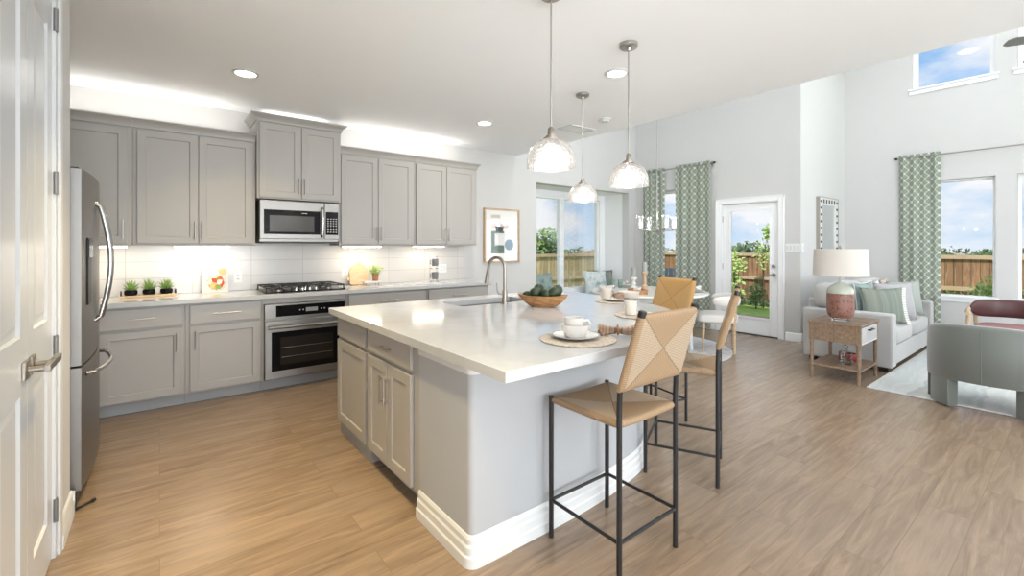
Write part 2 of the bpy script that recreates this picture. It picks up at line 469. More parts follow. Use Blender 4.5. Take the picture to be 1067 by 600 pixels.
M = dict(
    wall=mat('wall_paint', (.585, .58, .573), .65, bump=.05, bscale=300),
    ceil=mat('ceiling_paint', (.93, .955, .985), .7, bump=.08, bscale=250),
    trim=mat('white_trim', (.66, .675, .685), .35),
    vinyl=mat('window_vinyl', (.85, .86, .87), .35),
    nook=mat('alcove_lit_paint', (.86, .87, .88), .6),  # wall paint lightened, the alcove's window light put into its colour
    door=mat('white_door', (.58, .605, .63), .25),
    cab=mat('grey_cabinet', (.385, .37, .35), .42),
    toe=mat('toe_kick', (.34, .345, .35), .45),
    steel=mat('stainless_steel', (.27, .262, .252), .42, 1, stretch=(1, 1, 60), vary=.06, vscale=8),
    chrome=mat('chrome', (.46, .455, .45), .24, 1),
    nickel=mat('brushed_nickel', (.42, .40, .38), .36, 1),
    bronze=mat('warm_nickel', (.36, .33, .295), .38, 1),
    black=mat('black_metal', (.012, .012, .013), .4),
    iron=mat('cast_iron', (.02, .02, .021), .5),
    blackglass=mat('black_glass', (.006, .006, .007), .16, spec=.12),
    grate=mat('dark_grey', (.05, .05, .05), .5),
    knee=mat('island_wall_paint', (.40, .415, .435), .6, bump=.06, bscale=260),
    floor=mat_floor(), tile=mat_tile(), quartz=mat_quartz(),
    weave=mat_weave('woven_cord', (.50, .40, .295), (.385, .265, .16)),
    weave_lit=mat_weave('lit_golden_cord', (.60, .385, .175), (.56, .34, .135)),  # copy of the stool cord with golden light put into its colour
    curtain=mat_curtain(),
    pane=glass('window_glass', gloss=.3),
    seeded=glass('seeded_glass', gloss=1.0, milky=.06, bump=.28, bscale=60),
    clear=glass('clear_glass', gloss=.8, milky=.012),
    greenglass=glass('green_glass', (.78, .92, .86), 1.0, milky=.12),
    bulb=emit('warm_bulb', (1, .86, .68), 2.5),
    led=emit('led_strip', (1, .86, .68), 9),
    can=emit('can_light', (1, .90, .76), 9),
    lamplinen=mat('linen_shade', (.62, .59, .55), .9, bump=.3, bscale=300),  # plain off-white linen cloth
    white=mat('white_ceramic', (.78, .76, .73), .22),
    cream=mat('cream_stoneware', (.72, .67, .60), .35),
    greyrim=mat('grey_glaze', (.42, .44, .42), .25),
    grey=mat('grey_glaze_mug', (.22, .22, .22), .3),
    oak=mat_wood('light_oak', (.42, .29, .18), (.60, .45, .30)),
    bowlwood=mat_wood('bowl_wood', (.28, .13, .05), (.52, .28, .12), (6, 6, 20)),
    board=mat_wood('maple_board', (.62, .43, .25), (.74, .56, .36), (3, 3, 22)),
    drift=mat_wood('weathered_oak', (.165, .112, .072), (.27, .19, .13), (3, 14, 14), .55),
    sofa=mat('sofa_linen', (.43, .425, .42), .9, bump=.5, bscale=260, vary=.05, vscale=90, sheen=.3),
    boucle=mat('white_boucle', (.74, .72, .69), .95, bump=1, bscale=140),
    sage=mat('sage_velvet', (.105, .118, .105), .55, sheen=.6, vary=.08, vscale=5),
    maroon=mat('maroon_leather', (.075, .022, .022), .42, vary=.15, vscale=7),
    blush=mat('rose_upholstery', (.30, .15, .15), .8, vary=.08, vscale=40),
    avocado=mat('avocado_skin', (.018, .036, .012), .42, bump=.6, bscale=70, vary=.4, vscale=20),
    leaf=mat('succulent_green', (.22, .36, .09), .5, vary=.4, vscale=30),
    herb=mat('herb_green', (.42, .55, .20), .5, vary=.4, vscale=40),
    soil=mat('dark_soil', (.05, .035, .025), .9),
    rattan=mat_blotch('seagrass', [(.46, .39, .31), (.66, .59, .50)], 90, .8, .6),
    napkin=mat_stripe('striped_napkin', [(.17, .095, .065), (.54, .41, .31), (.26, .14, .09), (.66, .56, .46)], 0, 38, 2.4),
    greynap=mat_stripe('grey_striped_napkin', [(.40, .40, .40), (.75, .74, .72), (.55, .54, .53)], 2, 90, .4),
    rug=mat_stripe('pale_striped_rug', [(.42, .45, .46), (.62, .62, .60), (.50, .53, .54), (.68, .67, .64)], 1, 5, 1.2),
    rugd=mat_blotch('pale_patterned_rug', [(.46, .46, .48), (.66, .65, .64), (.52, .50, .52)], 7, .95),
    switch=mat('switch_plate', (.80, .80, .79), .3),
    teal=mat_blotch('teal_brushed_fabric', [(.10, .17, .16), (.28, .35, .33), (.18, .25, .24)], 9, .85),
    greenvel=mat_stripe('green_brushed_fabric', [(.15, .18, .155), (.25, .255, .215), (.175, .21, .185), (.29, .29, .245)], 0, 9, .7),
    greyfab=mat('grey_linen', (.37, .36, .37), .9, bump=.5, bscale=260, sheen=.3),
    sagefab=mat('sage_linen', (.34, .37, .34), .9, bump=.6, bscale=160, vary=.12, vscale=60),
    blushfab=mat('blush_fabric', (.62, .50, .45), .9, bump=.4, bscale=200),
    bluefab=mat_blotch('blue_watercolour_fabric', [(.30, .40, .42), (.68, .72, .71), (.42, .52, .54)], 7, .9),
    fence=mat_wood('cedar_fence', (.26, .14, .075), (.44, .26, .15), (9, 9, 1.2), .8, .14),
    fence2=mat_wood('weathered_fence', (.42, .31, .18), (.66, .52, .34), (9, 9, 1.2), .85, .14),
    grass=mat_blotch('lawn_grass', [(.20, .33, .06), (.33, .50, .11)], 6, .9),
    foliage=mat('tree_leaf', (.16, .26, .075), .6, vary=.5, vscale=3),
    foliage2=mat('bright_leaf', (.34, .48, .14), .6, vary=.5, vscale=4),
    foliage3=mat('deep_leaf', (.075, .13, .05), .6, vary=.4, vscale=3),
    rail=mat('pale_rail', (.48, .36, .24), .8, vary=.2, vscale=5),
    hinge=mat('satin_hinge', (.24, .235, .23), .5, .6),
    bark=mat('bark', (.10, .07, .05), .9),
)

# ================================================================== SETTING
CEIL = 2.76; HI = 5.6; YB = 5.40; XR = 7.25; YS = 2.55; XL = 9.13; XE = 4.30; XD = -.36; YF = -7.0

def wall(name, axis, p0, p1, a0, a1, z0, z1, holes=(), m='wall'):
    """wall slab lying between p0 and p1 on `axis`, a0..a1 along the other, with rectangular openings (a0,a1,z0,z1)"""
    A = sorted({a0, a1, *[h[0] for h in holes], *[h[1] for h in holes]}); Z = sorted({z0, z1, *[h[2] for h in holes], *[h[3] for h in holes]})
    A = [a for a in A if a0 <= a <= a1]; Z = [z for z in Z if z0 <= z <= z1]
    g = G()
    def solid(i, j):
        if i < 0 or j < 0 or i >= len(A)-1 or j >= len(Z)-1: return False
        ca = (A[i]+A[i+1])/2; cz = (Z[j]+Z[j+1])/2
        return not any(h[0] < ca < h[1] and h[2] < cz < h[3] for h in holes)
    def P(a, z, p): return (p, a, z) if axis == 'x' else (a, p, z)
    for i in range(len(A)-1):
        for j in range(len(Z)-1):
            if not solid(i, j): continue
            q = [(A[i], Z[j]), (A[i+1], Z[j]), (A[i+1], Z[j+1]), (A[i], Z[j+1])]
            g.add([P(a, z, p0) for a, z in q], [(0, 1, 2, 3)]); g.add([P(a, z, p1) for a, z in q], [(3, 2, 1, 0)])
            for k, (di, dj) in enumerate(((0, -1), (1, 0), (0, 1), (-1, 0))):
                if not solid(i+di, j+dj):
                    r, s_ = q[k], q[(k+1) % 4]
                    g.add([P(*r, p0), P(*s_, p0), P(*s_, p1), P(*r, p1)], [(0, 1, 2, 3)])
    return struct(build(name, g, M[m], weld=True))

g = G(); g.box(-1.25, 9.35, YF-.1, 6.3, -.12, 0); struct(build('floor', g, M['floor']))
ALC = (4.71, 7.05, 0, 2.39)
wall('wall_back', 'y', YB, YB+.16, -1.25, 7.41, 0, HI, [ALC])
wall('wall_alcove_left', 'x', 4.55, 4.71, YB+.16, 6.0, 0, 2.55, m='nook')
wall('wall_alcove_right', 'x', 7.05, 7.21, YB+.16, 6.0, 0, 2.55, m='nook')
wall('wall_alcove_back', 'y', 6.0, 6.14, 4.55, 7.21, 0, 2.55, [(4.86, 6.90, .56, 2.29)], m='nook')
g = G(); g.box(4.71, 7.05, YB+.16, 6.0, 2.39, 2.52); struct(build('ceiling_alcove', g, M['nook']))
wall('wall_dining', 'x', XR, XR+.16, YS, YB, 0, HI, [(2.845, 3.715, 0, 2.06), (4.15, 5.05, .50, 2.39)])
wall('wall_sofa', 'y', YS, YS+.16, XR+.16, XL+.16, 0, HI)
LW = [(.80, 1.685), (-.36, .60), (-1.52, -.56), (-2.68, -1.72)]
wall('wall_living', 'x', XL, XL+.16, YF, YS, 0, HI, [(a, b, .63, 2.36) for a, b in LW] + [(a, b, 3.76, 5.1) for a, b in LW])
wall('wall_front', 'y', YF-.14, YF, -1.25, XL+.16, 0, HI, [(-.2, 2.5, .3, 2.5), (4.7, 8.7, .3, 4.9)])  # unseen wall, its openings added to let sky light in
wall('wall_left', 'x', XD-.13, XD, YF, 3.20, 0, CEIL, [(1.84, 2.82, 0, 2.47), (-2.85, -.55, 0, 2.5)])  # large near opening invented for the added left lamp
wall('wall_pantry', 'x', -1.25, -1.10, YF, YB, 0, CEIL)
wall('wall_fridge', 'y', 3.07, 3.20, -1.10, XD-.13, 0, CEIL)
wall('wall_loft', 'x', XE-.16, XE, YF, YB, CEIL+.3, HI, m='ceil')
g = G(); g.box(-1.25, XE, YF, YB, CEIL, CEIL+.3); struct(build('ceiling_kitchen', g, M['ceil']))
g = G(); g.box(XE-.16, XL+.16, YF-.14, YB+.16, HI, HI+.2); struct(build('ceiling_living', g, M['ceil']))
g = G(); g.box(-1.25, XE, YF-.14, YB+.16, HI, HI+.2); struct(build('ceiling_loft', g, M['ceil']))
wall('wall_loft_left', 'x', -1.25, -1.1, YF, YB, CEIL+.3, HI)

# ---- baseboards
BP = [(0, 0), (.018, 0), (.018, .062), (.012, .075), (.012, .104), (.006, .118), (0, .122)]
def baseboard(name, axis, p, a0, a1, sgn, m='vinyl'):
    g = G()
    if axis == 'x': g.ext([(p + sgn*d, z) for d, z in BP], 'y', a0, a1)
    else: g.ext([(p + sgn*d, z) for d, z in BP], 'x', a0, a1)
    return struct(build(name, g, M[m]))
baseboard('baseboard_dining', 'x', XR, YS-.018, 2.745, -1)
baseboard('baseboard_window', 'x', XR, 3.815, YB, -1)
baseboard('baseboard_sofa', 'y', YS, XR, XL, -1)
baseboard('baseboard_living', 'x', XL, YF, YS, -1)
baseboard('baseboard_back', 'y', YB, 3.42, 4.71, -1)
baseboard('baseboard_left', 'x', XD, 2.86, 3.218, 1, 'trim')
baseboard('baseboard_end', 'y', 3.20, XD-.13, XD+.018, 1, 'trim')

# ---- windows (frame along local x, facing local -y), one structure each
def window(name, m, w, z0, z1, mull=(), sill=True, f=.05, deep=.07, off=.085):
    g = G()
    g.box(0, f, 0, deep, z0, z1); g.box(w-f, w, 0, deep, z0, z1); g.box(f, w-f, 0, deep, z1-f, z1); g.box(f, w-f, 0, deep, z0, z0+f)
    for x in mull: g.box(x-.055, x+.055, 0, deep, z0+f, z1-f)
    fr = struct(build(name, g.xf(m), M['vinyl'], bevel=.004))
    edges = [f] + [e for x in mull for e in (x-.055, x+.055)] + [w-f]
    for a, b in zip(edges[::2], edges[1::2]):
        build('pane', G().box(a, b, deep*.5-.002, deep*.5+.002, z0+f, z1-f).xf(m), M['pane'], fr)
    if sill:
        build('window_sill', G().box(.001, w-.001, -off, -.0005, z0+.0005, z0+.024).box(-.04, w+.04, -off-.035, -off-.0005, z0+.0005, z0+.024).box(-.03, w+.03, -off-.016, -off-.0005, z0-.06, z0-.0005).xf(m), M['vinyl'], fr, bevel=.003)
    return fr
window('window_1', TR(4.86, 6.02, 0), 2.04, .56, 2.29, mull=(1.02,), sill=False, f=.045, deep=.08)
RXP = lambda x, y: TR(x, y, 0) @ RZ(-pi/2)          # local x -> -Y, facing -X
window('window_2', RXP(XR+.075, 5.05), .90, .50, 2.39, off=.075)
for i, (a, b) in enumerate(LW):
    window('window_%d' % (3+i), RXP(XL+.085, b), b-a, .63, 2.36, f=.035)
    window('window_%d' % (7+i), RXP(XL+.085, b), b-a, 3.76, 5.1, f=.06)

# ---- garden door with a full glass pane
def garden_door():
    m = RXP(XR+.03, 3.70)
    g = G(); w = .84; f0, f1 = .125, .115; zb, zt = .27, 1.94
    g.box(0, f0, 0, .045, .015, 2.045); g.box(w-f1, w, 0, .045, .015, 2.045); g.box(f0, w-f1, 0, .045, .015, zb); g.box(f0, w-f1, 0, .045, zt, 2.045)
    d = struct(build('door_1', g.xf(m), M['vinyl'], bevel=.003), 'white garden door with one tall glass pane')
    g = G(); k = .022
    for (x0, x1, z0, z1) in ((f0-k, f0+.006, zb-k, zt+k), (w-f1-.006, w-f1+k, zb-k, zt+k), (f0, w-f1, zb-k, zb+.006), (f0, w-f1, zt-.006, zt+k)): g.box(x0, x1, -.012, .0, z0, z1)
    build('glazing_bead', g.xf(m), M['vinyl'], d, bevel=.003)
    build('pane', G().box(f0, w-f1, .02, .025, zb, zt).xf(m), M['pane'], d)
    g = G().cyl((w-.06, -.003, .945), (w-.06, -.014, .945), .03, n=20).cyl((w-.06, -.01, .945), (w-.06, -.05, .945), .009).tube([(w-.06, -.048, .945), (w-.11, -.05, .945), (w-.165, -.046, .945)], .009)
    build('door_handle', g.xf(m), M['nickel'], d)
    build('deadbolt', G().cyl((w-.06, -.003, 1.075), (w-.06, -.02, 1.075), .026, n=20).cyl((w-.06, -.02, 1.075), (w-.06, -.028, 1.075), .018, n=20).xf(m), M['nickel'], d)
    for z in (.28, 1.05, 1.82):
        build('hinge', G().box(-.012, .004, -.012, .004, z-.05, z+.05).xf(m), M['nickel'], d)
    g = G(); c = .085; m = RXP(XR, 3.715)
    pr = lambda a0, a1, z0, z1: g.box(a0, a1, -.018, 0, z0, z1)
    pr(-c, .0, 0, 2.06+c); pr(.87, .87+c, 0, 2.06+c); pr(0, .87, 2.06, 2.06+c)
    for (a0, a1, z0, z1) in ((-c, -c+.02, 0, 2.06+c), (.87+c-.02, .87+c, 0, 2.06+c), (-c, .87+c, 2.06+c-.02, 2.06+c)): g.box(a0, a1, -.026, -.018, z0, z1)
    g.box(0, .012, 0, .16, 0, 2.06).box(.858, .87, 0, .16, 0, 2.06).box(0.012, .858, 0, .16, 2.048, 2.06)
    struct(build('trim_1', g.xf(m), M['vinyl'], bevel=.003), 'white casing around the garden door')
    struct(build('trim_2', G().box(0, .87, 0, .16, 0, .014).xf(m), M['grate']), 'dark door threshold')
garden_door()

# ---- pantry double doors on the left
def panel_face(g, x0, x1, z0, z1, t=.0, panels=()):
    """door slab with moulded sunk panels, front at y = t (facing -y), thickness .035"""
    T = .035
    xs = sorted({x0, x1, *[p[0] for p in panels], *[p[1] for p in panels]}); zs = sorted({z0, z1, *[p[2] for p in panels], *[p[3] for p in panels]})
    for i in range(len(xs)-1):
        for j in range(len(zs)-1):
            c = ((xs[i]+xs[i+1])/2, (zs[j]+zs[j+1])/2)
            if any(p[0] < c[0] < p[1] and p[2] < c[1] < p[3] for p in panels): continue
            g.add([(xs[i], t, zs[j]), (xs[i+1], t, zs[j]), (xs[i+1], t, zs[j+1]), (xs[i], t, zs[j+1])], [(0, 1, 2, 3)])
    g.add([(x0, t, z0), (x1, t, z0), (x1, t+T, z0), (x0, t+T, z0), (x0, t, z1), (x1, t, z1), (x1, t+T, z1), (x0, t+T, z1)], [(0, 1, 2, 3), (4, 5, 6, 7), (0, 3, 7, 4), (1, 2, 6, 5), (3, 2, 6, 7)])
    for (a, b, c, d) in panels:
        R = [(0, 0), (.006, .010), (.018, .010), (.045, .003), (.05, .003)]
        loops = [[(a+k, t+e, c+k), (b-k, t+e, c+k), (b-k, t+e, d-k), (a+k, t+e, d-k)] for k, e in R]
        o = len(g.v); g.v += [p for L in loops for p in L]
        for q in range(len(R)-1):
            for i in range(4):
                j = (i+1) % 4; g.f.append((o+q*4+i, o+q*4+j, o+q*4+4+j, o+q*4+4+i))
        q = len(R)-1; g.f.append(tuple(o+q*4+i for i in range(4)))
def pantry_leaf(name, y0, y1, hinge_far, label):
    m = TR(XD-.012, y0, 0) @ RZ(pi/2)     # local x -> +Y, facing +X
    w = y1-y0; g = G(); st = .10
    panel_face(g, 0, w, .012, 2.44, 0, [(st, w-st, .20, .86), (st, w-st, 1.06, 2.31)])
    d = struct(build(name, g.xf(m), M['door'], weld=True, sharp=20), label)
    hx = w if hinge_far else 0
    for z in (.21, .93, 1.65, 2.37):
        s_ = 1 if hinge_far else -1
        h = build('hinge', G().box(min(hx-.002*s_, hx+.034*s_), max(hx-.002*s_, hx+.034*s_), -.016, -.0125, z-.05, z+.05).cyl((hx, -.012, z-.05), (hx, -.012, z+.05), .008, n=12).xf(m), M['hinge'], d)
    lx = .05 if hinge_far else w-.05; s_ = 1
    g = G().box(lx-.032, lx+.032, -.010, 0, .94-.032, .94+.032).cyl((lx, -.01, .94), (lx, -.058, .94), .011)
    g.box(min(lx-.012, lx+.115), lx+.115, -.068, -.05, .94-.012, .94+.012)
    build('door_handle', g.xf(m), M['bronze'], d, bevel=.002)
pantry_leaf('door_2', 1.862, 2.329, False, 'white panelled pantry door leaf nearest the camera')
pantry_leaf('door_3', 2.333, 2.80, True, 'white panelled pantry door leaf beside the refrigerator')
g = G(); m = TR(XD, 1.84, 0) @ RZ(pi/2)
g.box(0, .02, 0, .13, 0, 2.47).box(.96, .98, 0, .13, 0, 2.47).box(.02, .96, 0, .13, 2.45, 2.47)
g.box(.98, 1.035, -.014, 0, 0, 2.525).box(-.055, 0, -.014, 0, 0, 2.525).box(0, .98, -.014, 0, 2.47, 2.525)
struct(build('trim_3', g.xf(m), M['trim'], bevel=.003), 'white jamb and casing of the pantry doors')

# ---- window seat in the alcove
g = G(); g.box(4.715, 7.045, 5.46, 5.995, 0, .42); g.box(4.715, 7.045, 5.43, 5.995, .42, .455)
tag(build('window_seat', g, M['trim'], bevel=.004), 'white built-in window seat filling the alcove below the patio window', 'bench')

# ---- tiled splashback
struct(build('trim_4', G().box(-1.098, 3.36, YB-.010, YB, .921, 1.40), M['tile']), 'white stacked tile splashback')

# ================================================================== OUTDOORS
def foliage(g, c, r, n, s, seed):
    rnd = random.Random(seed)
    for _ in range(n):
        while True:
            p = Vector((rnd.uniform(-1, 1), rnd.uniform(-1, 1), rnd.uniform(-1, 1)))
            if .25 < p.length < 1: break
        q = Vector((c[0]+p.x*r[0], c[1]+p.y*r[1], c[2]+p.z*r[2]))
        a = Vector((rnd.gauss(0, 1), rnd.gauss(0, 1), rnd.gauss(0, 1))).normalized(); b = a.orthogonal().normalized()
        k = s*rnd.uniform(.6, 1.3)
        g.add([q, q+a*k*.5+b*k*.28, q+a*k, q+a*k*.5-b*k*.28], [(0, 1, 2, 3)])
    return g
def tree(name, label, cat, loc, lobes, h, n, s, m, seed, trunk=.04, group=None):
    t = thing(name, label, cat, loc, 0, group)
    g = G()
    for i, (c, r) in enumerate(lobes): foliage(g, c, r, n, s, seed*31+i)
    build('foliage', g, M[m], t)
    g = G().cyl((0, 0, 0), (lobes[0][0][0]*.5, lobes[0][0][1]*.5, h), trunk, trunk*.6, n=8)
    for c, r in lobes: g.cyl((lobes[0][0][0]*.5, lobes[0][0][1]*.5, h*.9), c, trunk*.5, trunk*.2, n=6)
    build('trunk', g, M['bark'], t)
    return t
def ground(x):      # the garden falls away from the house
    return -.18 - max(0, min(1, (x-9)/5))*.16
g = G()
g.grid(lambda u, v: ((-14 + 200*u), (-70 + 220*v), 0), 100, 110)
def gz(x, y):
    if x < 14.2 and y < 10.2: return ground(x)
    d = max(x-14.2, y-10.2); return -.34 - min(4.4, d*.22)
g.v = [(x, y, gz(x, y) if not (-2 < x < 9.4 and -4.2 < y < 6.2) else -.2) for x, y, z in g.v]
struct(build('ground', g, M['grass']), 'green lawn sloping away from the house')
def fence(name, label, p0, p1, z0, zt0, zt1, m, rails=True, group='backyard fences', flip=1):
    p0 = Vector(p0); p1 = Vector(p1); L = (p1-p0).length; ang = atan2(p1.y-p0.y, p1.x-p0.x)
    t = thing(name, label, 'fence', (p0.x, p0.y, z0), ang, group)
    n = int(L/.14); g = G()
    for i in range(n):
        x0 = i*L/n+.003; x1 = (i+1)*L/n-.003; h0 = zt0+(zt1-zt0)*i/n - z0; j = random.Random(i*3+n).uniform(-.008, .008)
        h0 += j
        k = random.Random(i*7+n).uniform(0, .006)
        g.box(x0, x1, k, k+.018, .03, h0)
    build('board_panel', g, M[m], t)
    if rails:
        for z in (.16, .86, 1.56): 
            build('rail', G().box(0, L, -.045*flip if flip > 0 else .02, 0 if flip > 0 else .065, z-.045, z+.045), M['rail'], t)
        k = 0
        while k*2.4 < L:
            build('post', G().box(k*2.4, k*2.4+.09, .025, .115, -.3, 1.50), M['rail'], t); k += 1
    return t
fence('fence', 'brown cedar fence with pale rails behind the living room windows', (14, 10, 0), (14, -8, 0), -.42, 1.14, 1.14, 'fence')
fence('fence', 'pale weathered board fence outside the left half of the patio window', (3.0, 10, 0), (10.0, 10, 0), -.45, 1.14, 1.14, 'fence2', flip=1)
fence('fence', 'pale weathered fence rising to the right outside the patio window', (10.02, 9.95, 0), (13.8, 9.95, 0), -.45, 1.14, 1.62, 'fence2', flip=1)
tree('tree', 'small round green tree above the fence outside the patio window', 'tree', (11.15, 12.2, -1.0), [((0, 0, 2.65), (.55, .55, .42)), ((.3, .1, 2.2), (.5, .5, .4)), ((-.3, .1, 2.3), (.4, .4, .4))], 2.1, 420, .16, 'foliage', 3)
tree('shrub', 'tall light green shrub at the left side of the garden door glass', 'shrub', (13.0, 6.28, -.32), [((0, 0, 1.15), (.26, .30, .42)), ((.0, 0, .55), (.28, .26, .42))], 1.1, 230, .12, 'foliage2', 5, .03)
tree('tree', 'young slender tree at the right side of the garden door glass', 'tree', (13.05, 5.50, -.32), [((0, 0, 1.45), (.20, .22, .42)), ((0, -.1, 2.05), (.08, .08, .22))], 1.5, 120, .11, 'foliage2', 6, .02)
tree('shrub', 'round dark green shrub low in the garden door glass', 'shrub', (12.6, 5.50, -.32), [((0, 0, .42), (.20, .24, .30))], .4, 230, .10, 'foliage', 7, .02)
g = G()
for i in range(9): foliage(g, (13.45+.05*(i % 2), 4.2+.40*i, -.22), (.22, .28, .13), 170, .09, 60+i)
tag(build('hedge', g, M['foliage3']), 'low dark planting bed in front of the cedar fence', 'plants', kind='stuff')
tree('shrub', 'leafy green shrub outside the right edge of the living room window', 'shrub', (11.2, 1.15, -.35), [((0, 0, .62), (.30, .25, .42)), ((.0, -.22, .95), (.22, .22, .28))], .5, 330, .11, 'foliage2', 8, .02)
tree('shrub', 'green shrub seen through the window at the picture edge', 'shrub', (11.0, .25, -.35), [((0, 0, .7), (.3, .3, .5))], .5, 330, .11, 'foliage2', 9, .02)
g = G()
for i in range(7): foliage(g, (10.2, .9+.17*i, .50+.03*(i % 2)), (.12, .11, .10), 90, .06, 80+i)
g2 = thing('flower_bush', 'low bush with white flowers under the living room window', 'shrub', (0, 0, 0))
build('foliage', g, M['foliage2'], g2)
g = G()
for i in range(7): foliage(g, (10.15, .9+.17*i, .57), (.12, .11, .05), 22, .04, 90+i)
build('flowers', g, M['white'], g2)['kind'] = 'stuff'
build('stem', G().cyl((10.2, 1.4, -.3), (10.2, 1.4, .5), .02, n=8), M['bark'], g2)
# neighbourhood far down the slope
HC = [(.52, .47, .42), (.42, .36, .31), (.62, .58, .52), (.48, .42, .38)]
rm = mat('roof_shingle', (.30, .27, .25), .9, vary=.15, vscale=2); wm = [mat('house_wall', c, .9) for c in HC]; pm = mat('house_window', (.10, .12, .14), .2)
HL = ['pale tan house on the horizon, left of centre in the living room window', 'brown-roofed house on the horizon at the right in the living room window', 'house on the horizon near the picture edge']
for i, (x, y, w, d) in enumerate(((122, 14.6, 6.5, 6), (110, 10.6, 5.5, 6), (122, 5.9, 6, 6))):
    h = thing('house', HL[i], 'house', (x, y, -5.2), .1*i, 'distant houses')
    build('wall', G().box(-d/2, d/2, -w/2, w/2, 0, 3.6), wm[i % 4], h)
    build('roof', G().add([(-d/2-.4, -w/2-.4, 3.55), (d/2+.4, -w/2-.4, 3.55), (d/2+.4, w/2+.4, 3.55), (-d/2-.4, w/2+.4, 3.55), (0, -w/2+1.5, 5.3), (0, w/2-1.5, 5.3)], [(0, 1, 4), (1, 2, 5, 4), (2, 3, 5), (3, 0, 4, 5), (0, 3, 2, 1)]), rm, h)
    for k in (-.3, .05, .3):
        build('window', G().box(-d/2-.04, -d/2+.02, k*w-.5, k*w+.5, 1.6, 2.9), pm, h)
TL = ['rounded tree on the skyline left of the houses in the living room window', 'tree crown between the houses on the living room skyline', 'dark tree on the skyline at the right edge of the living room window', 'distant round tree above the cedar fence in the garden door']
for i, (x, y, rx, ry, top) in enumerate(((92, 13.2, 1.5, 1.8, .5), (100, 11.4, 1.2, 1.3, .3), (88, 8.3, 1.5, 1.6, .9), (34, 15.4, 1.5, 1.7, 1.75))):
    h = top + 5.2
    tree('tree', TL[i], 'tree', (x, y, -5.2), [((0, 0, h-1.3), (rx, ry, 1.3)), ((.3, ry*.4, h-1.9), (rx, ry*.6, 1.2))], h-1.5, 700, .5, 'foliage3', 40+i, .2, 'distant trees')
g = G(); rnd = random.Random(5)
for k in range(60):
    foliage(g, (150+rnd.uniform(-3, 3), -10+2.3*k, -2.1+rnd.uniform(-.5, .5)), (2, 2.2, 3.2), 150, 1.1, 300+k)
for k in range(40):
    foliage(g, (30+2.4*k, 110+rnd.uniform(-3, 3), -2.0+rnd.uniform(-.5, .5)), (2.2, 2, 3.0), 150, 1.1, 400+k)
tag(build('tree_line', g, M['foliage3']), 'dark green tree line along the whole horizon', 'trees', kind='stuff')
# blue garden chair outside the dining window
t = thing('garden_chair', 'blue slatted garden chair outside the window between the dining curtains', 'chair', (8.7, 5.55, -.18), radians(120))
bm_ = mat('blue_paint', (.24, .34, .46), .5)
g = G()
for k in range(5): g.box(-.25+.1*k+.005, -.25+.1*k+.095, .22, .24, .40, 1.10)
build('backrest', g.xf(Matrix.Translation((0, 0, 0))), bm_, t)
g = G()
for k in range(4): g.box(-.25, .25, -.25+.12*k, -.25+.12*k+.105, .38, .40)
build('seat', g, bm_, t)
for sx in (-1, 1):
    build('arm', G().box(sx*.31-.05, sx*.31+.05, -.28, .28, .58, .60), bm_, t)
    for y in (-.22, .22): build('leg', G().box(sx*.27-.02, sx*.27+.02, y-.03, y+.03, 0, .58), bm_, t)

# ================================================================== KITCHEN
def shaker(g, x0, x1, z0, z1, yf, t=.02, r=.06, rec=.009):
    a, b, c, d = x0+r, x1-r, z0+r, z1-r; s = .004
    o = len(g.v)
    loops = [[(x0, yf, z0), (x1, yf, z0), (x1, yf, z1), (x0, yf, z1)], [(a, yf, c), (b, yf, c), (b, yf, d), (a, yf, d)],
             [(a+s, yf+rec, c+s), (b-s, yf+rec, c+s), (b-s, yf+rec, d-s), (a+s, yf+rec, d-s)]]
    g.v += [p for L in loops for p in L]
    for q in (0, 1):
        for i in range(4):
            j = (i+1) % 4; g.f.append((o+q*4+i, o+q*4+j, o+q*4+4+j, o+q*4+4+i))
    g.f.append((o+8, o+9, o+10, o+11))
    k = len(g.v); g.v += [(x0, yf+t, z0), (x1, yf+t, z0), (x1, yf+t, z1), (x0, yf+t, z1)]
    for i in range(4):
        j = (i+1) % 4; g.f.append((o+i, k+i, k+j, o+j))
    g.f.append((k+3, k+2, k+1, k))
    return g
def pull(p, L, vert):
    x, y, z = p; g = G(); h = L/2
    if vert:
        g.cyl((x, y-.032, z-h), (x, y-.032, z+h), .0055, n=10)
        for s in (-1, 1): g.cyl((x, y, z+s*h*.78), (x, y-.032, z+s*h*.78), .0045, n=8)
    else:
        g.cyl((x-h, y-.032, z), (x+h, y-.032, z), .0055, n=10)
        for s in (-1, 1): g.cyl((x+s*h*.78, y, z), (x+s*h*.78, y-.032, z), .0045, n=8)
    return g
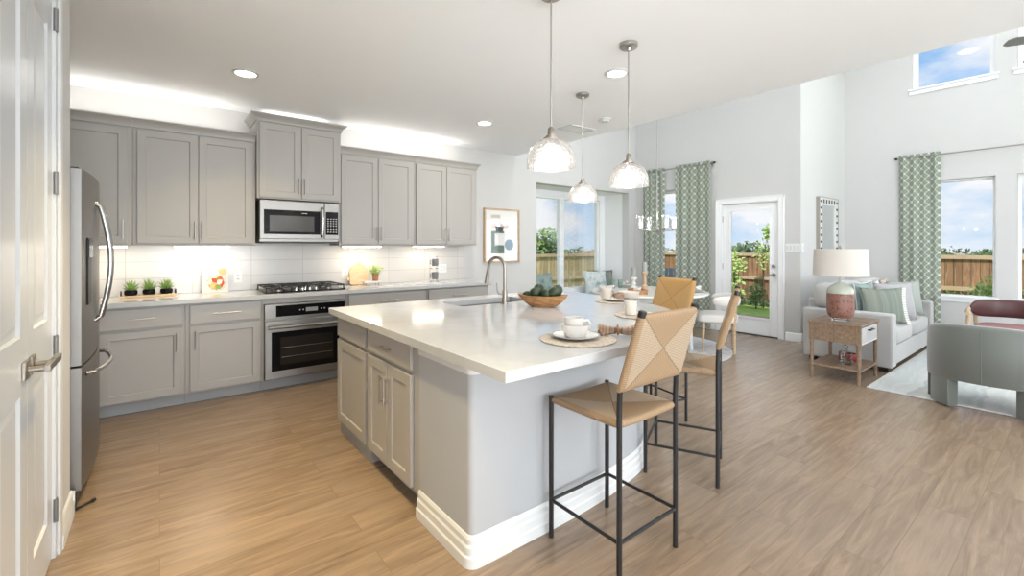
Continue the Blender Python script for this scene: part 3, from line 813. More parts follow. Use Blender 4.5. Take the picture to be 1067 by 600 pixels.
def cabinet(name, label, group, loc, rz, W, D, z0, z1, doors=(), drawers=(), crown=None, toe=None, ends=(0, 0)):
    """local: x along the front, front at y = 0 facing -y, back at y = D.
    doors: (x0,x1,z0,z1,handle_x,handle_z) drawers: (x0,x1,z0,z1,handle)"""
    t = thing(name, label, 'cabinet', loc, rz, group)
    g = G().box(0, W, 0, D, z0, z1)
    build('cabinet_body', g, M['cab'], t, bevel=.002)
    for (x0, x1, a, b, hx, hz) in doors:
        d = build('door', shaker(G(), x0, x1, a, b, -.021), M['cab'], t, bevel=.0025)
        if hx is not None: build('handle', pull((hx, -.021, hz), .16, True), M['nickel'], d)
    for (x0, x1, a, b, hl) in drawers:
        d = build('drawer', G().box(x0, x1, -.021, -.001, a, b), M['cab'], t, bevel=.003)
        if hl: build('handle', pull(((x0+x1)/2, -.021, (a+b)/2), hl, False), M['nickel'], d)
    if crown:
        zc, h, out_, l, r = crown
        pr = [(0, 0), (-.010, 0), (-.012, h*.25), (-out_*.55, h*.62), (-out_, h*.85), (-out_, h), (.02, h), (.02, 0)]
        g = G(); m = len(pr); o = 0
        # mitred run: left return, front, right return
        path = []
        if l: path.append(('L', D))
        pts = []
        for (dy, dz) in pr:
            off = -dy
            row = []
            if l: row += [(-off, D, zc+dz)]
            row += [(-off if l else 0, dy, zc+dz), (W+off if r else W, dy, zc+dz)]
            if r: row += [(W+off, D, zc+dz)]
            pts.append(row)
        k = len(pts[0]); vs = [p for row in pts for p in row]; fs = []
        for i in range(m):
            i2 = (i+1) % m
            for j in range(k-1): fs.append((i*k+j, i*k+j+1, i2*k+j+1, i2*k+j))
        fs.append(tuple(i*k for i in range(m))); fs.append(tuple(i*k+k-1 for i in range(m))[::-1])
        g.add(vs, fs)
        build('crown_molding', g, M['cab'], t)
    if toe:
        build('toe_kick', G().box(0, W, toe, D-.01, 0, z0), M['toe'], t)
    return t
UG = 'grey wall cabinets'; ud = .33; uy = YB-ud-.001
cabinet('wall_cabinet', 'grey wall cabinet in the corner above the refrigerator', UG, (-1.09, uy, 0), 0, .905, ud, 1.385, 2.40,
        doors=[(.01, .435, 1.40, 2.385, .40, 1.52), (.45, .875, 1.40, 2.385, .845, 1.52)], crown=(2.40, .075, .045, 0, 0))
cabinet('wall_cabinet', 'double-door grey wall cabinet between refrigerator and microwave', UG, (-.183, uy, 0), 0, .928, ud, 1.385, 2.40,
        doors=[(.03, .462, 1.40, 2.385, .437, 1.52), (.468, .90, 1.40, 2.385, .493, 1.52)], crown=(2.40, .075, .045, 0, 0))
cabinet('wall_cabinet', 'raised grey double-door cabinet above the microwave', UG, (.747, YB-.401, 0), 0, .80, .40, 1.845, 2.605,
        doors=[(.02, .397, 1.86, 2.59, .372, 1.985), (.403, .78, 1.86, 2.59, .428, 1.985)], crown=(2.605, .07, .055, 1, 1))
cabinet('wall_cabinet', 'double-door grey wall cabinet just right of the microwave', UG, (1.549, uy, 0), 0, .898, ud, 1.385, 2.40,
        doors=[(.02, .435, 1.40, 2.385, .41, 1.52), (.441, .87, 1.40, 2.385, .466, 1.52)], crown=(2.40, .075, .045, 0, 0))
cabinet('wall_cabinet', 'grey double-door wall cabinet at the right end next to the framed print', UG, (2.449, uy, 0), 0, .905, ud, 1.385, 2.40,
        doors=[(.02, .435, 1.40, 2.385, .41, 1.52), (.441, .875, 1.40, 2.385, .466, 1.52)], crown=(2.40, .075, .045, 0, 1))
BG = 'grey base cabinets under the wall counter'; bd = .60; by = YB-bd-.001
cabinet('base_cabinet', 'grey base cabinet beside the refrigerator, below the succulents', BG, (-1.09, by, 0), 0, 1.262, bd, .10, .878,
        doors=[(.715, 1.245, .115, .680, 1.205, .56)], drawers=[(.715, 1.245, .70, .862, .17)], toe=.07)
cabinet('base_cabinet', 'grey base cabinet with one door immediately left of the oven', BG, (.174, by, 0), 0, .584, bd, .10, .878,
        doors=[(.033, .570, .115, .680, .07, .56)], drawers=[(.033, .570, .70, .862, .21)], toe=.07)
# oven housing: open frame around the oven
t = thing('oven_cabinet', 'grey cabinet housing around the built-in oven', 'cabinet', (.76, by, 0), 0, BG)
build('cabinet_body', G().box(0, .014, 0, bd, .10, .878).box(.766, .78, 0, bd, .10, .878).box(.014, .766, 0, bd, .826, .878), M['cab'], t, bevel=.002)
build('toe_kick', G().box(0, .78, .07, bd-.01, 0, .10), M['toe'], t)
cabinet('base_cabinet', 'grey base cabinet right of the oven, below the cutting boards', BG, (1.542, by, 0), 0, .93, bd, .10, .878,
        doors=[(.02, .46, .115, .680, .43, .56), (.466, .91, .115, .680, .5, .56)], drawers=[(.02, .91, .70, .862, .20)], toe=.07)
cabinet('base_cabinet', 'grey base cabinet at the far right end, below the mug rack', BG, (2.474, by, 0), 0, .88, bd, .10, .878,
        doors=[(.02, .436, .115, .680, .41, .56), (.442, .86, .115, .680, .47, .56)], drawers=[(.02, .86, .70, .862, .20)], toe=.07)
tag(build('wall_countertop', G().box(-1.095, 3.375, YB-.648, YB-.011, .8795, .92), M['quartz'], bevel=.004), 'long white quartz countertop along the kitchen wall', 'countertop')

# under-cabinet light bars
for i, (a, b, lb) in enumerate(((-.60, -.215, 'glowing light bar under the corner cabinet'), (.095, .545, 'glowing light bar under the cabinet above the cookbook'), (1.615, 2.07, 'glowing light bar above the cutting boards'), (2.48, 2.91, 'glowing light bar above the mug rack'))):
    t = thing('light_bar', lb, 'light', ((a+b)/2, 5.17, 1.385), 0, 'under-cabinet light bars')
    w = (b-a)/2
    build('housing', G().box(-w, w, -.03, .03, -.012, -.0006), M['trim'], t)
    build('diffuser', G().box(-w+.01, w-.01, -.028, .026, -.022, -.0122), M['led'], t)
    area('bar_lamp', (0, 0, -.025), (0, 0, 0), b-a, 1.05, (1, .86, .68), size_y=.05, parent=t)
# strip lamps lying on top of the cabinets wash the ceiling
for (a, b) in ((-.9, .6), (1.65, 3.2)):
    area('cabinet_top_lamp', ((a+b)/2, 5.22, 2.50), (radians(180), 0, 0), b-a, 2.3, (1, .94, .86), size_y=.06)
area('cabinet_top_lamp', (1.15, 5.22, 2.69), (radians(180), 0, 0), .6, .5, (1, .93, .84), size_y=.06)

# ---- microwave
def microwave():
    t = thing('microwave', 'stainless over-the-range microwave above the cooktop', 'microwave', (.768, YB-.405, 1.42))
    W, H = .755, .415
    build('body', G().box(0, W, .0, .40, 0, H), M['steel'], t, bevel=.003)
    d = build('door', G().box(0, .60, -.025, -.001, .03, H-.006), M['steel'], t, bevel=.004)
    build('door_glass', G().box(.035, .562, -.0275, -.0252, .075, .318), M['blackglass'], d)
    build('window', G().box(.085, .50, -.0295, -.0277, .10, .262), mat('tinted_mesh', (.035, .032, .030), .18), d)
    mk = mat('pale_print', (.55, .55, .55), .5)
    build('lettering', G().box(.38, .388, -.0292, -.0277, .288, .294).box(.391, .399, -.0292, -.0277, .288, .294).box(.402, .41, -.0292, -.0277, .288, .294).box(.413, .421, -.0292, -.0277, .288, .294).box(.424, .432, -.0292, -.0277, .288, .294), mk, d)
    g = G().tube([(.578, -.026, .055), (.578, -.055, .075), (.578, -.068, .20), (.578, -.055, .335), (.578, -.026, .355)], .013, n=12)
    build('handle', g, M['chrome'], d)
    p = build('control_panel', G().box(.604, W, -.025, -.001, .03, H-.006), M['steel'], t, bevel=.004)
    k = build('keypad', G().box(.616, W-.012, -.0275, -.0252, .075, .318), M['blackglass'], p)
    g = G()
    for r in range(7):
        for c in range(4): g.box(.632+c*.028, .646+c*.028, -.0286, -.0276, .10+r*.023, .108+r*.023)
    build('buttons', g, mk, k)
    build('vent_grille', G().box(.02, W-.02, -.005, .35, -.012, -.0006), M['black'], t)
microwave()
# ---- wall oven
def oven():
    t = thing('wall_oven', 'stainless built-in oven with black glass door under the counter', 'oven', (.776, by, .105))
    W = .748
    build('body', G().box(0, W, -.02, .55, 0, .718), M['steel'], t, bevel=.002)
    p = build('control_panel', G().box(0, W, -.045, -.021, .580, .718), M['steel'], t, bevel=.003)
    k = build('display', G().box(.095, W-.012, -.0475, -.0452, .597, .703), M['blackglass'], p)
    build('clock', G().box(.36, .47, -.0492, -.0477, .630, .668), mat('lcd_grey', (.28, .30, .31), .3), k)
    g = G()
    for s in (.30, .33, .50, .53): g.box(s, s+.012, -.0488, -.0477, .644, .654)
    build('buttons', g, mat('pale_print', (.45, .45, .45), .5), k)
    d = build('door', G().box(0, W, -.055, -.021, .012, .560), M['steel'], t, bevel=.004)
    build('door_glass', G().box(.055, W-.055, -.058, -.0552, .085, .455), M['blackglass'], d)
    build('window', G().box(.13, W-.13, -.0598, -.0582, .14, .40), mat('oven_window', (.018, .015, .013), .1), d)
    g = G()
    for z in (.21, .30): g.box(.14, W-.14, -.0606, -.0599, z, z+.004)
    build('rack', g, M['chrome'], d)
    g = G().cyl((.02, -.10, .505), (W-.02, -.10, .505), .015, n=16)
    for x in (.05, W-.05): g.cyl((x, -.055, .505), (x, -.10, .505), .010, n=10)
    build('handle', g, M['steel'], d)
oven()
# ---- cooktop
def cooktop():
    t = thing('gas_cooktop', 'black gas cooktop with iron grates set in the wall counter', 'cooktop', (.79, 4.84, .9205))
    W, D = .76, .50
    build('surface', G().box(0, W, 0, D, 0, .012), M['blackglass'], t, bevel=.004)
    for (x, y, r) in ((.14, .14, .045), (.14, .37, .04), (.38, .27, .055), (.62, .14, .04), (.62, .37, .045)):
        b = build('burner', G().lathe([(0, .012), (r, .012), (r, .022), (r*.8, .024), (0, .026)], (x, y, 0), 20), M['bronze'], t)
        build('burner_cap', G().lathe([(0, .026), (r*.7, .026), (r*.7, .032), (0, .033)], (x, y, 0), 20), M['iron'], b)
    for (x0, x1) in ((.01, .25), (.255, .505), (.51, .75)):
        g = G(); y0, y1 = (.01, .49) if x0 != .255 else (.12, .49); z = .045; b = .006
        for x in (x0+b, x1-b): g.box(x-b, x+b, y0, y1, z, z+.014)
        for y in (y0+b, y1-b, (y0+y1)/2): g.box(x0, x1, y-b, y+b, z, z+.014)
        g.box((x0+x1)/2-b, (x0+x1)/2+b, y0, y1, z, z+.014)
        for x in (x0+b, x1-b):
            for y in (y0+b, y1-b): g.box(x-b, x+b, y-b, y+b, .012, z)
        build('grate', g, M['iron'], t, bevel=.002, seg=1)
    for (x, y) in ((.285, .05), (.345, .05), (.415, .05), (.475, .05), (.38, .085)):
        build('knob', G().lathe([(0, .012), (.019, .012), (.019, .018), (.016, .038), (0, .04)], (x, y, 0), 18).box(x-.003, x+.003, y-.016, y+.016, .038, .048), M['chrome'], t)
cooktop()
# ---- refrigerator, facing +X
def fridge():
    t = thing('refrigerator', 'stainless french-door refrigerator beside the pantry wall', 'refrigerator', (-.325, 3.26, 0), pi/2)
    # local x -> +Y (width), facing -y -> +X
    W, H = .90, 1.78
    build('cabinet_body', G().box(.0, W, .085, .76, .03, H-.02), mat('fridge_grey', (.22, .22, .22), .4, .5), t, bevel=.006)
    def front(x0, x1, z0, z1, bow=.022):
        g = G(); n = 12; poly = []
        for i in range(n+1):
            x = x0 + (x1-x0)*i/n; c = (x - W/2)/(W/2); poly.append((x, -bow*(1-c*c) + .0))
        poly += [(x1, .08), (x0, .08)]
        g.prism(poly, z0, z1); return g
    for i, (x0, x1) in enumerate(((.004, W/2-.003), (W/2+.003, W-.004))):
        d = build('door', front(x0, x1, .745, H), M['steel'], t, bevel=.010, seg=3, sharp=20)
        hx = W/2 + (-.045 if i == 0 else .045)
        pts = [(hx, -.018, .93), (hx, -.045, .95)] + [(hx, -.045-.045*sin(pi*k/10), .95+.66*k/10) for k in range(1, 10)] + [(hx, -.045, 1.61), (hx, -.018, 1.63)]
        build('handle', G().tube(pts, .0125, n=12), M['chrome'], d)
        if i == 0:
            b = build('water_dispenser', G().box(.12, .31, -.018, -.010, 1.05, 1.42), M['black'], d, bevel=.004)
            build('dispenser_panel', G().box(.13, .30, -.021, -.0182, 1.31, 1.41), M['blackglass'], b)
    d = build('freezer_drawer', front(.004, W-.004, .09, .733), M['steel'], t, bevel=.010, seg=3, sharp=20)
    pts = [(.10, -.008, .68), (.12, -.04, .68)] + [(.12+.66*k/10, -.04-.05*sin(pi*k/10), .68) for k in range(1, 10)] + [(.78, -.04, .68), (.80, -.008, .68)]
    build('handle', G().tube(pts, .0125, n=12), M['chrome'], d)
    build('base_grille', G().box(.01, W-.01, .02, .10, .012, .085), M['black'], t)
    build('foot_bracket', G().cyl((-.025, .02, .010), (.03, -.045, .012), .006, n=10).cyl((-.030, .026, .010), (-.020, .014, .010), .0095, n=12).cyl((.026, -.040, .012), (.035, -.051, .012), .0095, n=12), M['black'], t)
    for x in (.04, W-.04): build('foot', G().cyl((x, .05, .0005), (x, .05, .03), .02, n=12), M['black'], t)
    for x in (.03, W-.09): build('hinge_cover', G().box(x, x+.06, .012, .12, H-.0195, H+.012), M['grate'], t, bevel=.004)
fridge()

# ---- island
OUT = [(.98, 3.446), (.98, 1.292), (1.72, 1.292), (1.95, 1.305), (2.18, 1.350), (2.42, 1.440), (2.66, 1.600), (2.87, 1.82), (3.04, 2.11), (3.16, 2.45), (3.23, 2.83), (3.25, 3.15), (3.25, 3.446)]
def smooth(P, n=5):
    R = []
    for i in range(len(P)-1):
        p0 = Vector(P[max(i-1, 0)]); p1 = Vector(P[i]); p2 = Vector(P[i+1]); p3 = Vector(P[min(i+2, len(P)-1)])
        for k in range(n):
            u = k/n
            R.append(tuple(.5*((2*p1) + (p2-p0)*u + (2*p0-5*p1+4*p2-p3)*u*u + (3*p1-p0-3*p2+p3)*u**3)))
    R.append(P[-1]); return R
arc = smooth(OUT[2:-1], 4)
# the three cabinets' worth of the island body; wall face set back under the overhang
WALLC = smooth([(1.50, 1.622), (1.78, 1.630), (2.05, 1.660), (2.33, 1.715), (2.56, 1.84), (2.74, 2.03), (2.86, 2.28), (2.93, 2.6), (2.96, 3.0)], 4)
isl = thing('kitchen_island', 'white painted curved island base with tall white baseboard', 'kitchen island', (0, 0, 0))
bn = .03
nose = [(1.045+bn-bn*cos(a), 1.622+bn-bn*sin(a)) for a in [pi/2*k/6 for k in range(7)]]
inner = [(2.84, 3.42), (2.70, 3.42)]
wallpoly = [(1.045, 2.105)] + nose + WALLC + [(2.96, 3.42), (2.56, 3.42), (2.56, 2.105)]
build('knee_wall', G().prism(wallpoly, 0, .8765), M['knee'], isl, sharp=30)
def offs(path, d):
    R = []
    for i, p in enumerate(path):
        a = Vector(path[max(i-1, 0)]); b = Vector(path[min(i+1, len(path)-1)]); t = (b-a).normalized()
        R.append((p[0] + t.y*d, p[1] - t.x*d))
    return R
def run(path, prof):
    """sweep profile (d outwards, z) along path; outwards is to the right of travel"""
    g = G(); rows = [[(x, y, z) for (x, y) in offs(path, d)] for d, z in prof]
    k = len(path); m = len(prof); vs = [p for r in rows for p in r]; fs = []
    for i in range(m):
        i2 = (i+1) % m
        for j in range(k-1): fs.append((i*k+j, i*k+j+1, i2*k+j+1, i2*k+j))
    fs += [tuple(i*k for i in range(m)), tuple(i*k+k-1 for i in range(m))[::-1]]
    return g.add(vs, fs)
path = [(1.045, 2.103), (1.045, 1.9), (1.045, 1.70)] + nose + WALLC + [(2.96, 3.418)]
build('baseboard', run(path, [(0, 0), (.022, 0), (.022, .045), (.016, .052), (.016, .085), (.010, .094), (.010, .118), (.004, .130), (0, .133)]), M['trim'], isl, sharp=25)
build('top_molding', run([(1.045, 2.103), (1.045, 1.9), (1.045, 1.70)] + nose + WALLC[:2], [(0, .820), (.006, .822), (.008, .842), (.018, .850), (.020, .8765), (0, .8765)]), M['trim'], isl, sharp=25)
SNK = (1.80, 2.50, 2.90, 3.24)
outline = OUT[:3][:2] + arc + [OUT[-1]]
tag(build('island_countertop', G().prism(outline, .8775, .9200, [(SNK[0], SNK[2]), (SNK[1], SNK[2]), (SNK[1], SNK[3]), (SNK[0], SNK[3])]), M['quartz'], bevel=.004, sharp=25),
    'large white quartz island countertop with a curved seating side', 'countertop')
IG = 'grey cabinets on the end of the island'
ix = 1.046
cabinet('island_cabinet', 'grey island cabinet with one door, on the end nearest the oven', IG, (ix, 3.415, 0), -pi/2, .612, .60, .10, .876,
        doors=[(.03, .585, .115, .70, None, 0)], drawers=[(.03, .585, .725, .856, 0)], toe=.012)
cabinet('island_cabinet', 'grey island cabinet with two doors and long bar handles', IG, (ix, 2.802, 0), -pi/2, .694, .60, .10, .876,
        doors=[(.02, .322, .115, .70, .295, .55), (.328, .63, .115, .70, .355, .55)], drawers=[(.02, .63, .725, .856, .14)], toe=.07)
# sink
t = thing('kitchen_sink', 'stainless double-bowl sink set in the island countertop', 'sink', (0, 0, 0))
def basin(x0, x1, y0, y1, zt, zb):
    g = G(); s = .015
    g.add([(x0, y0, zt), (x1, y0, zt), (x1, y1, zt), (x0, y1, zt), (x0+s, y0+s, zb), (x1-s, y0+s, zb), (x1-s, y1-s, zb), (x0+s, y1-s, zb)],
          [(0, 1, 5, 4), (1, 2, 6, 5), (2, 3, 7, 6), (3, 0, 4, 7), (4, 5, 6, 7)]); return g
for (a, b) in ((SNK[0]-.006, 1.93), (1.945, SNK[1]+.006)):
    build('basin', basin(a, b, SNK[2]-.006, SNK[3]+.006, .876, .70), M['steel'], t, solid=.003)
build('divider', G().box(1.929, 1.946, SNK[2]-.004, SNK[3]+.004, .80, .874), M['steel'], t, bevel=.003)
# faucet
t = thing('kitchen_faucet', 'brushed nickel gooseneck faucet beside the island sink', 'faucet', (2.15, 2.845, .9205))
build('base', G().lathe([(0, 0), (.030, 0), (.030, .006), (.022, .012), (.020, .10), (.016, .11), (0, .11)], n=20), M['bronze'], t)
pts = [(0, 0, .10), (0, 0, .28)] + [(-.025*(1-cos(a)), .075*(1-cos(a)), .28+.085*sin(a)) for a in [pi*k/10 for k in range(1, 11)]] 
pts += [(-.053, .160, .235)]
build('spout', G().tube(pts, .0125, n=12), M['bronze'], t)
build('spray_head', G().tube([(-.052, .157, .245), (-.058, .172, .15)], [.0145, .018], n=12), M['bronze'], t)
build('lever', G().tube([(-.015, 0, .075), (-.05, .01, .08), (-.062, .012, .10), (-.064, .012, .165)], .0065, n=8), M['bronze'], t)

# ================================================================== LIGHT FITTINGS
CANS = [((.543, 4.156), 'recessed ceiling light above the refrigerator side of the kitchen'), ((2.876, 4.18), 'recessed ceiling light above the far end of the wall counter'),
        ((2.88, 2.33), 'recessed ceiling light beside the second pendant above the island')]
for (x, y), lb in CANS:
    t = thing('recessed_light', lb, 'light', (x, y, CEIL-.0006), 0, 'recessed ceiling lights')
    build('trim_ring', G().lathe([(.072, 0), (.095, 0), (.095, -.005), (.075, -.010), (.072, 0)], n=32), M['trim'], t)
    build('lens', G().lathe([(0, -.004), (.071, -.004), (.071, -.0005), (0, -.0005)], n=32), M['can'], t)
    aisle = x < 1
    area('can_or_fill_lamp', (0, 0, -.012), (0, 0, 0), .14, AISLE_W*.8 if aisle else CAN_FILL_W, AISLE if aisle else WARM, disk=True, parent=t, spread=110 if aisle else 180)
t = thing('smoke_detector', 'small round white smoke detector on the ceiling near the vent', 'smoke detector', (3.819, 3.25, CEIL-.0006))
build('base', G().lathe([(0, 0), (.07, 0), (.07, -.012), (0, -.012)], n=28), M['trim'], t)
build('cover', G().lathe([(0, -.0125), (.058, -.0125), (.052, -.03), (.03, -.036), (0, -.036)], n=28), M['trim'], t)
t = thing('air_vent', 'white rectangular air vent in the kitchen ceiling', 'vent', (3.87, 3.72, CEIL-.0006), 0)
g = G(); 
for (a, b, c, d) in ((-.2, .2, -.12, -.095), (-.2, .2, .095, .12), (-.2, -.175, -.095, .095), (.175, .2, -.095, .095)): g.box(a, b, c, d, -.012, 0)
build('frame', g, M['trim'], t, bevel=.002)
g = G()
for k in range(8): g.box(-.174, .174, -.088+k*.024, -.074+k*.024, -.009, -.001)
build('louvre', g, mat('vent_white', (.74, .75, .76), .5), t)

def pendant(x, y, zb, label):
    t = thing('pendant_light', label, 'pendant light', (x, y, CEIL-.0006), 0, 'glass dome pendants over the island')
    z = zb - (CEIL-.0006)
    build('canopy', G().lathe([(0, 0), (.062, 0), (.062, -.018), (.055, -.026), (.018, -.028), (.014, -.045), (0, -.045)], n=28), M['nickel'], t, bevel=.001)
    build('rod', G().cyl((0, 0, -.04), (0, 0, z+.225), .0045, n=8), M['nickel'], t)
    build('socket', G().lathe([(0, .228), (.010, .226), (.018, .215), (.020, .180), (.030, .176), (.030, .170), (.042, .166), (.042, .158), (0, .158)], (0, 0, z), 24), M['bronze'], t)
    R = .132; pr = []
    for k in range(13):
        a = pi/2*k/12; pr.append((max(.038, R*sin(a)**.86), .032+.130*cos(a)))
    pr += [(R+.001, .020), (R+.003, .008), (R+.001, 0)]
    inn = [(r-.003, zz-.002 if k < 12 else zz) for k, (r, zz) in enumerate(pr)][::-1]
    build('glass_shade', G().lathe(pr + inn, (0, 0, z), 48), M['seeded'], t, sharp=60)
    build('bulb', G().lathe([(0, .152), (.012, .15), (.013, .125), (.027, .10), (.029, .08), (.02, .06), (0, .052)], (0, 0, z), 20), M['bulb'], t)
    l = bpy.data.lights.new('pendant_lamp', 'POINT'); l.energy = 2.7; l.color = WARM; l.shadow_soft_size = .03
    o = bpy.data.objects.new('pendant_lamp', l); COL.objects.link(o); o.location = (0, 0, z+.035); o.parent = t
pendant(1.690, 1.815, 1.80, 'glass dome pendant light nearest the camera, above the near end of the island')
pendant(2.537, 1.947, 1.785, 'glass dome pendant light on the right, in front of the dining curtains')
pendant(3.036, 2.842, 1.78, 'small-looking glass dome pendant farthest away, in front of the patio window')

# ================================================================== ON THE KITCHEN COUNTER
ZC = .9205
t = thing('serving_tray', 'small wooden tray with black handles on the wall counter', 'tray', (-.075, 5.235, ZC), radians(4))
build('tray_board', G().box(-.20, .20, -.055, .055, 0, .018), M['board'], t, bevel=.003)
for s in (-1, 1): build('handle', G().tube([(s*.192, -.025, .017), (s*.192, -.022, .045), (s*.192, 0, .055), (s*.192, .022, .045), (s*.192, .025, .017)], .006, n=8), M['black'], t)
for i, (dx, lb) in enumerate(((-.125, 'spiky green succulent in a black pot, left one on the wooden tray'), (0, 'spiky green succulent in a black pot, middle one on the wooden tray'), (.125, 'spiky green succulent in a black pot, right one on the wooden tray'))):
    t = thing('potted_succulent', lb, 'plant', (-.075+dx, 5.235+dx*.07, ZC+.0185), i*.7, 'three succulents on the wooden tray')
    build('pot', G().lathe([(0, 0), (.040, 0), (.047, .012), (.047, .038), (.042, .046), (.038, .046), (.038, .036), (0, .036)], n=24), M['blackglass'], t)
    build('soil', G().lathe([(0, .042), (.0375, .0365), (0, .0362)], n=16), M['soil'], t)
    g = G(); rnd = random.Random(i+4)
    for ring, (nn, el, L) in enumerate(((9, .35, .078), (8, .75, .092), (6, 1.10, .100), (3, 1.4, .098))):
        for k in range(nn):
            a = 2*pi*k/nn + ring*.4 + rnd.uniform(-.15, .15); d = Vector((cos(a)*cos(el), sin(a)*cos(el), sin(el))); L2 = L*rnd.uniform(.85, 1.1)
            p = Vector((0, 0, .042)); s_ = Vector((-sin(a), cos(a), 0)); up = d.cross(s_)
            q = p + d*L2*.5 
            g.add([p+s_*.006, p-s_*.006, q-s_*.010+up*.003, q+s_*.010+up*.003, p+d*L2+Vector((0, 0, .008)), q-up*.004], [(0, 1, 2, 3), (3, 2, 4), (0, 3, 5), (1, 5, 2), (2, 5, 4), (3, 4, 5)])
    build('leaves', g, M['leaf'], t)
# cookbook leaning on the wall
def book_cover():
    m, t, b, N, L = nodes_of('salad_photo', .35, .4)
    tc = N('ShaderNodeTexCoord'); v = N('ShaderNodeTexVoronoi'); v.inputs['Scale'].default_value = 26; L(tc.outputs['Object'], v.inputs[0])
    r = N('ShaderNodeValToRGB'); s = N('ShaderNodeSeparateColor'); L(v.outputs['Color'], s.inputs[0]); L(s.outputs[0], r.inputs[0]); q = r.color_ramp.elements
    r.color_ramp.interpolation = 'CONSTANT'
    q[0].position = 0; q[0].color = (.55, .12, .04, 1); q[1].position = .9; q[1].color = (.75, .68, .5, 1)
    for p, c in ((.18, (.62, .30, .08, 1)), (.36, (.70, .45, .18, 1)), (.52, (.20, .32, .06, 1)), (.66, (.78, .70, .52, 1)), (.78, (.60, .05, .04, 1))):
        k = q.new(p); k.color = c
    L(r.outputs[0], b.inputs['Base Color']); return m
t = thing('cookbook', 'white cookbook with a salad picture leaning on the splashback', 'book', (.435, 5.30, ZC), 0)
lean = Matrix.Rotation(radians(-14), 4, 'X')
build('pages', G().box(-.105, .105, .003, .020, .002, .258).xf(lean), M['white'], t)
build('cover', G().box(-.108, .108, -.0005, .0025, 0, .262).box(-.108, .108, .0205, .0235, 0, .262).box(-.1105, -.108, -.0005, .0235, 0, .262).xf(lean), mat('white_cover', (.62, .615, .60), .4), t)
disc = lambda cx, cz, rx, rz, y: G().add([(cx+rx*cos(2*pi*k/28)*(1+.08*sin(5*k)), y, cz+rz*sin(2*pi*k/28)*(1+.08*cos(3*k))) for k in range(28)], [tuple(range(28))])
build('plate_print', disc(.015, .10, .085, .085, -.0009).xf(lean), mat('pale_print', (.55, .54, .51), .4), t)
build('salad_print', disc(.005, .098, .070, .072, -.0013).xf(lean), book_cover(), t)
build('drink_print', disc(.065, .205, .036, .036, -.0013).xf(lean), mat('peach_print', (.72, .42, .20), .4), t)
g = G()
for k in range(7): g.box(-.072+k*.021, -.058+k*.021, -.0013, -.0008, .222+.004*(k % 2), .236)
build('title_print', g.xf(lean), mat('green_print', (.50, .58, .30), .5), t)

# cutting boards, plant and stand by the cooktop
t = thing('cutting_board', 'round pale wooden board standing behind the square board', 'cutting board', (1.875, 5.350, ZC), 0)
lean = Matrix.Rotation(radians(-8), 4, 'X')
build('board', G().cyl((0, 0, .122), (0, .016, .122), .122, n=40).xf(TR(0, 0, .001) @ lean @ TR(0, 0, .001)), M['board'], t, bevel=.003)
build('handle', G().box(-.02, .02, .001, .015, .2425, .270).xf(TR(0, 0, .001) @ lean), M['board'], t, bevel=.003)
t = thing('cutting_board', 'square pale wooden cutting board with rounded corners leaning in front of the round board', 'cutting board', (1.850, 5.285, ZC), 0)
pts = [(sx*(.105-.03)+.03*cos(a), .088+sz*(.085-.03)+.03*sin(a)) for sx, sz, a0 in ((1, 1, 0), (-1, 1, pi/2), (-1, -1, pi), (1, -1, 1.5*pi)) for a in [a0+pi/2*k/5 for k in range(6)]]
build('board', G().ext(pts, 'y', 0, .018).xf(Matrix.Rotation(radians(-10), 4, 'X')), M['board'], t, bevel=.003)
build('handle', G().box(-.135, -.10, .004, .014, .06, .095).xf(Matrix.Rotation(radians(-10), 4, 'X')), M['board'], t, bevel=.002)
t = thing('cake_stand', 'low white marble riser with metal feet in front of the boards', 'stand', (1.935, 5.13, ZC), 0)
build('slab', G().box(-.095, .095, -.06, .06, .035, .052), M['white'], t, bevel=.002)
for x in (-.075, .075):
    for y in (-.045, .045): build('foot', G().cyl((x, y, 0), (x, y, .0352), .007, n=10), M['nickel'], t)
t = thing('potted_herb', 'leafy light green herb in a small wooden pot on the riser', 'plant', (1.985, 5.13, ZC+.0525), 0)
build('pot', G().lathe([(0, 0), (.032, 0), (.040, .085), (.035, .085), (.033, .07), (0, .07)], n=24), M['bowlwood'], t)
g = G(); foliage(g, (0, 0, .125), (.075, .07, .05), 220, .034, 5); build('leaves', g, M['herb'], t)
build('stems', G().cyl((0, 0, .071), (.0, 0, .12), .006, n=8).cyl((0, 0, .071), (.03, .01, .12), .004, n=6).cyl((0, 0, .071), (-.03, 0, .12), .004, n=6), M['herb'], t)
# mug rack with two grey mugs
t = thing('mug_rack', 'upright chrome mug rack on the wall counter', 'rack', (2.77, 5.17, ZC), 0)
build('base', G().lathe([(0, 0), (.055, 0), (.055, .008), (0, .010)], n=24), M['chrome'], t)
for a in (0, pi): build('upright', G().cyl((.048*cos(a), .02, .008), (.048*cos(a), .02, .33), .004, n=8), M['chrome'], t)
build('ring', G().tube([(.048*cos(2*pi*k/24), .048*sin(2*pi*k/24)-.0, .315) for k in range(24)], .004, n=6, closed=True).tube([(.048*cos(2*pi*k/24), .048*sin(2*pi*k/24), .175) for k in range(24)], .004, n=6, closed=True), M['chrome'], t)
def mug(name, label, loc, rz, r=.042, h=.09, m='white', group=None, taper=.92, cat='mug', hs=1.0):
    t = thing(name, label, cat, loc, rz, group)
    build('cup_body', G().lathe([(0, 0), (r*taper*.9, 0), (r*taper, .006), (r, h), (r-.004, h), (r*taper-.004, .010), (0, .009)], n=32), M[m], t, sharp=50)
    k = hs
    build('handle', G().tube([(-r*.94, 0, h*.80), (-r-.022*k, 0, h*.82), (-r-.032*k, 0, h*.62), (-r-.028*k, 0, h*.35), (-r*.92, 0, h*.22)], .0055*k, n=8), M[m], t)
    return t
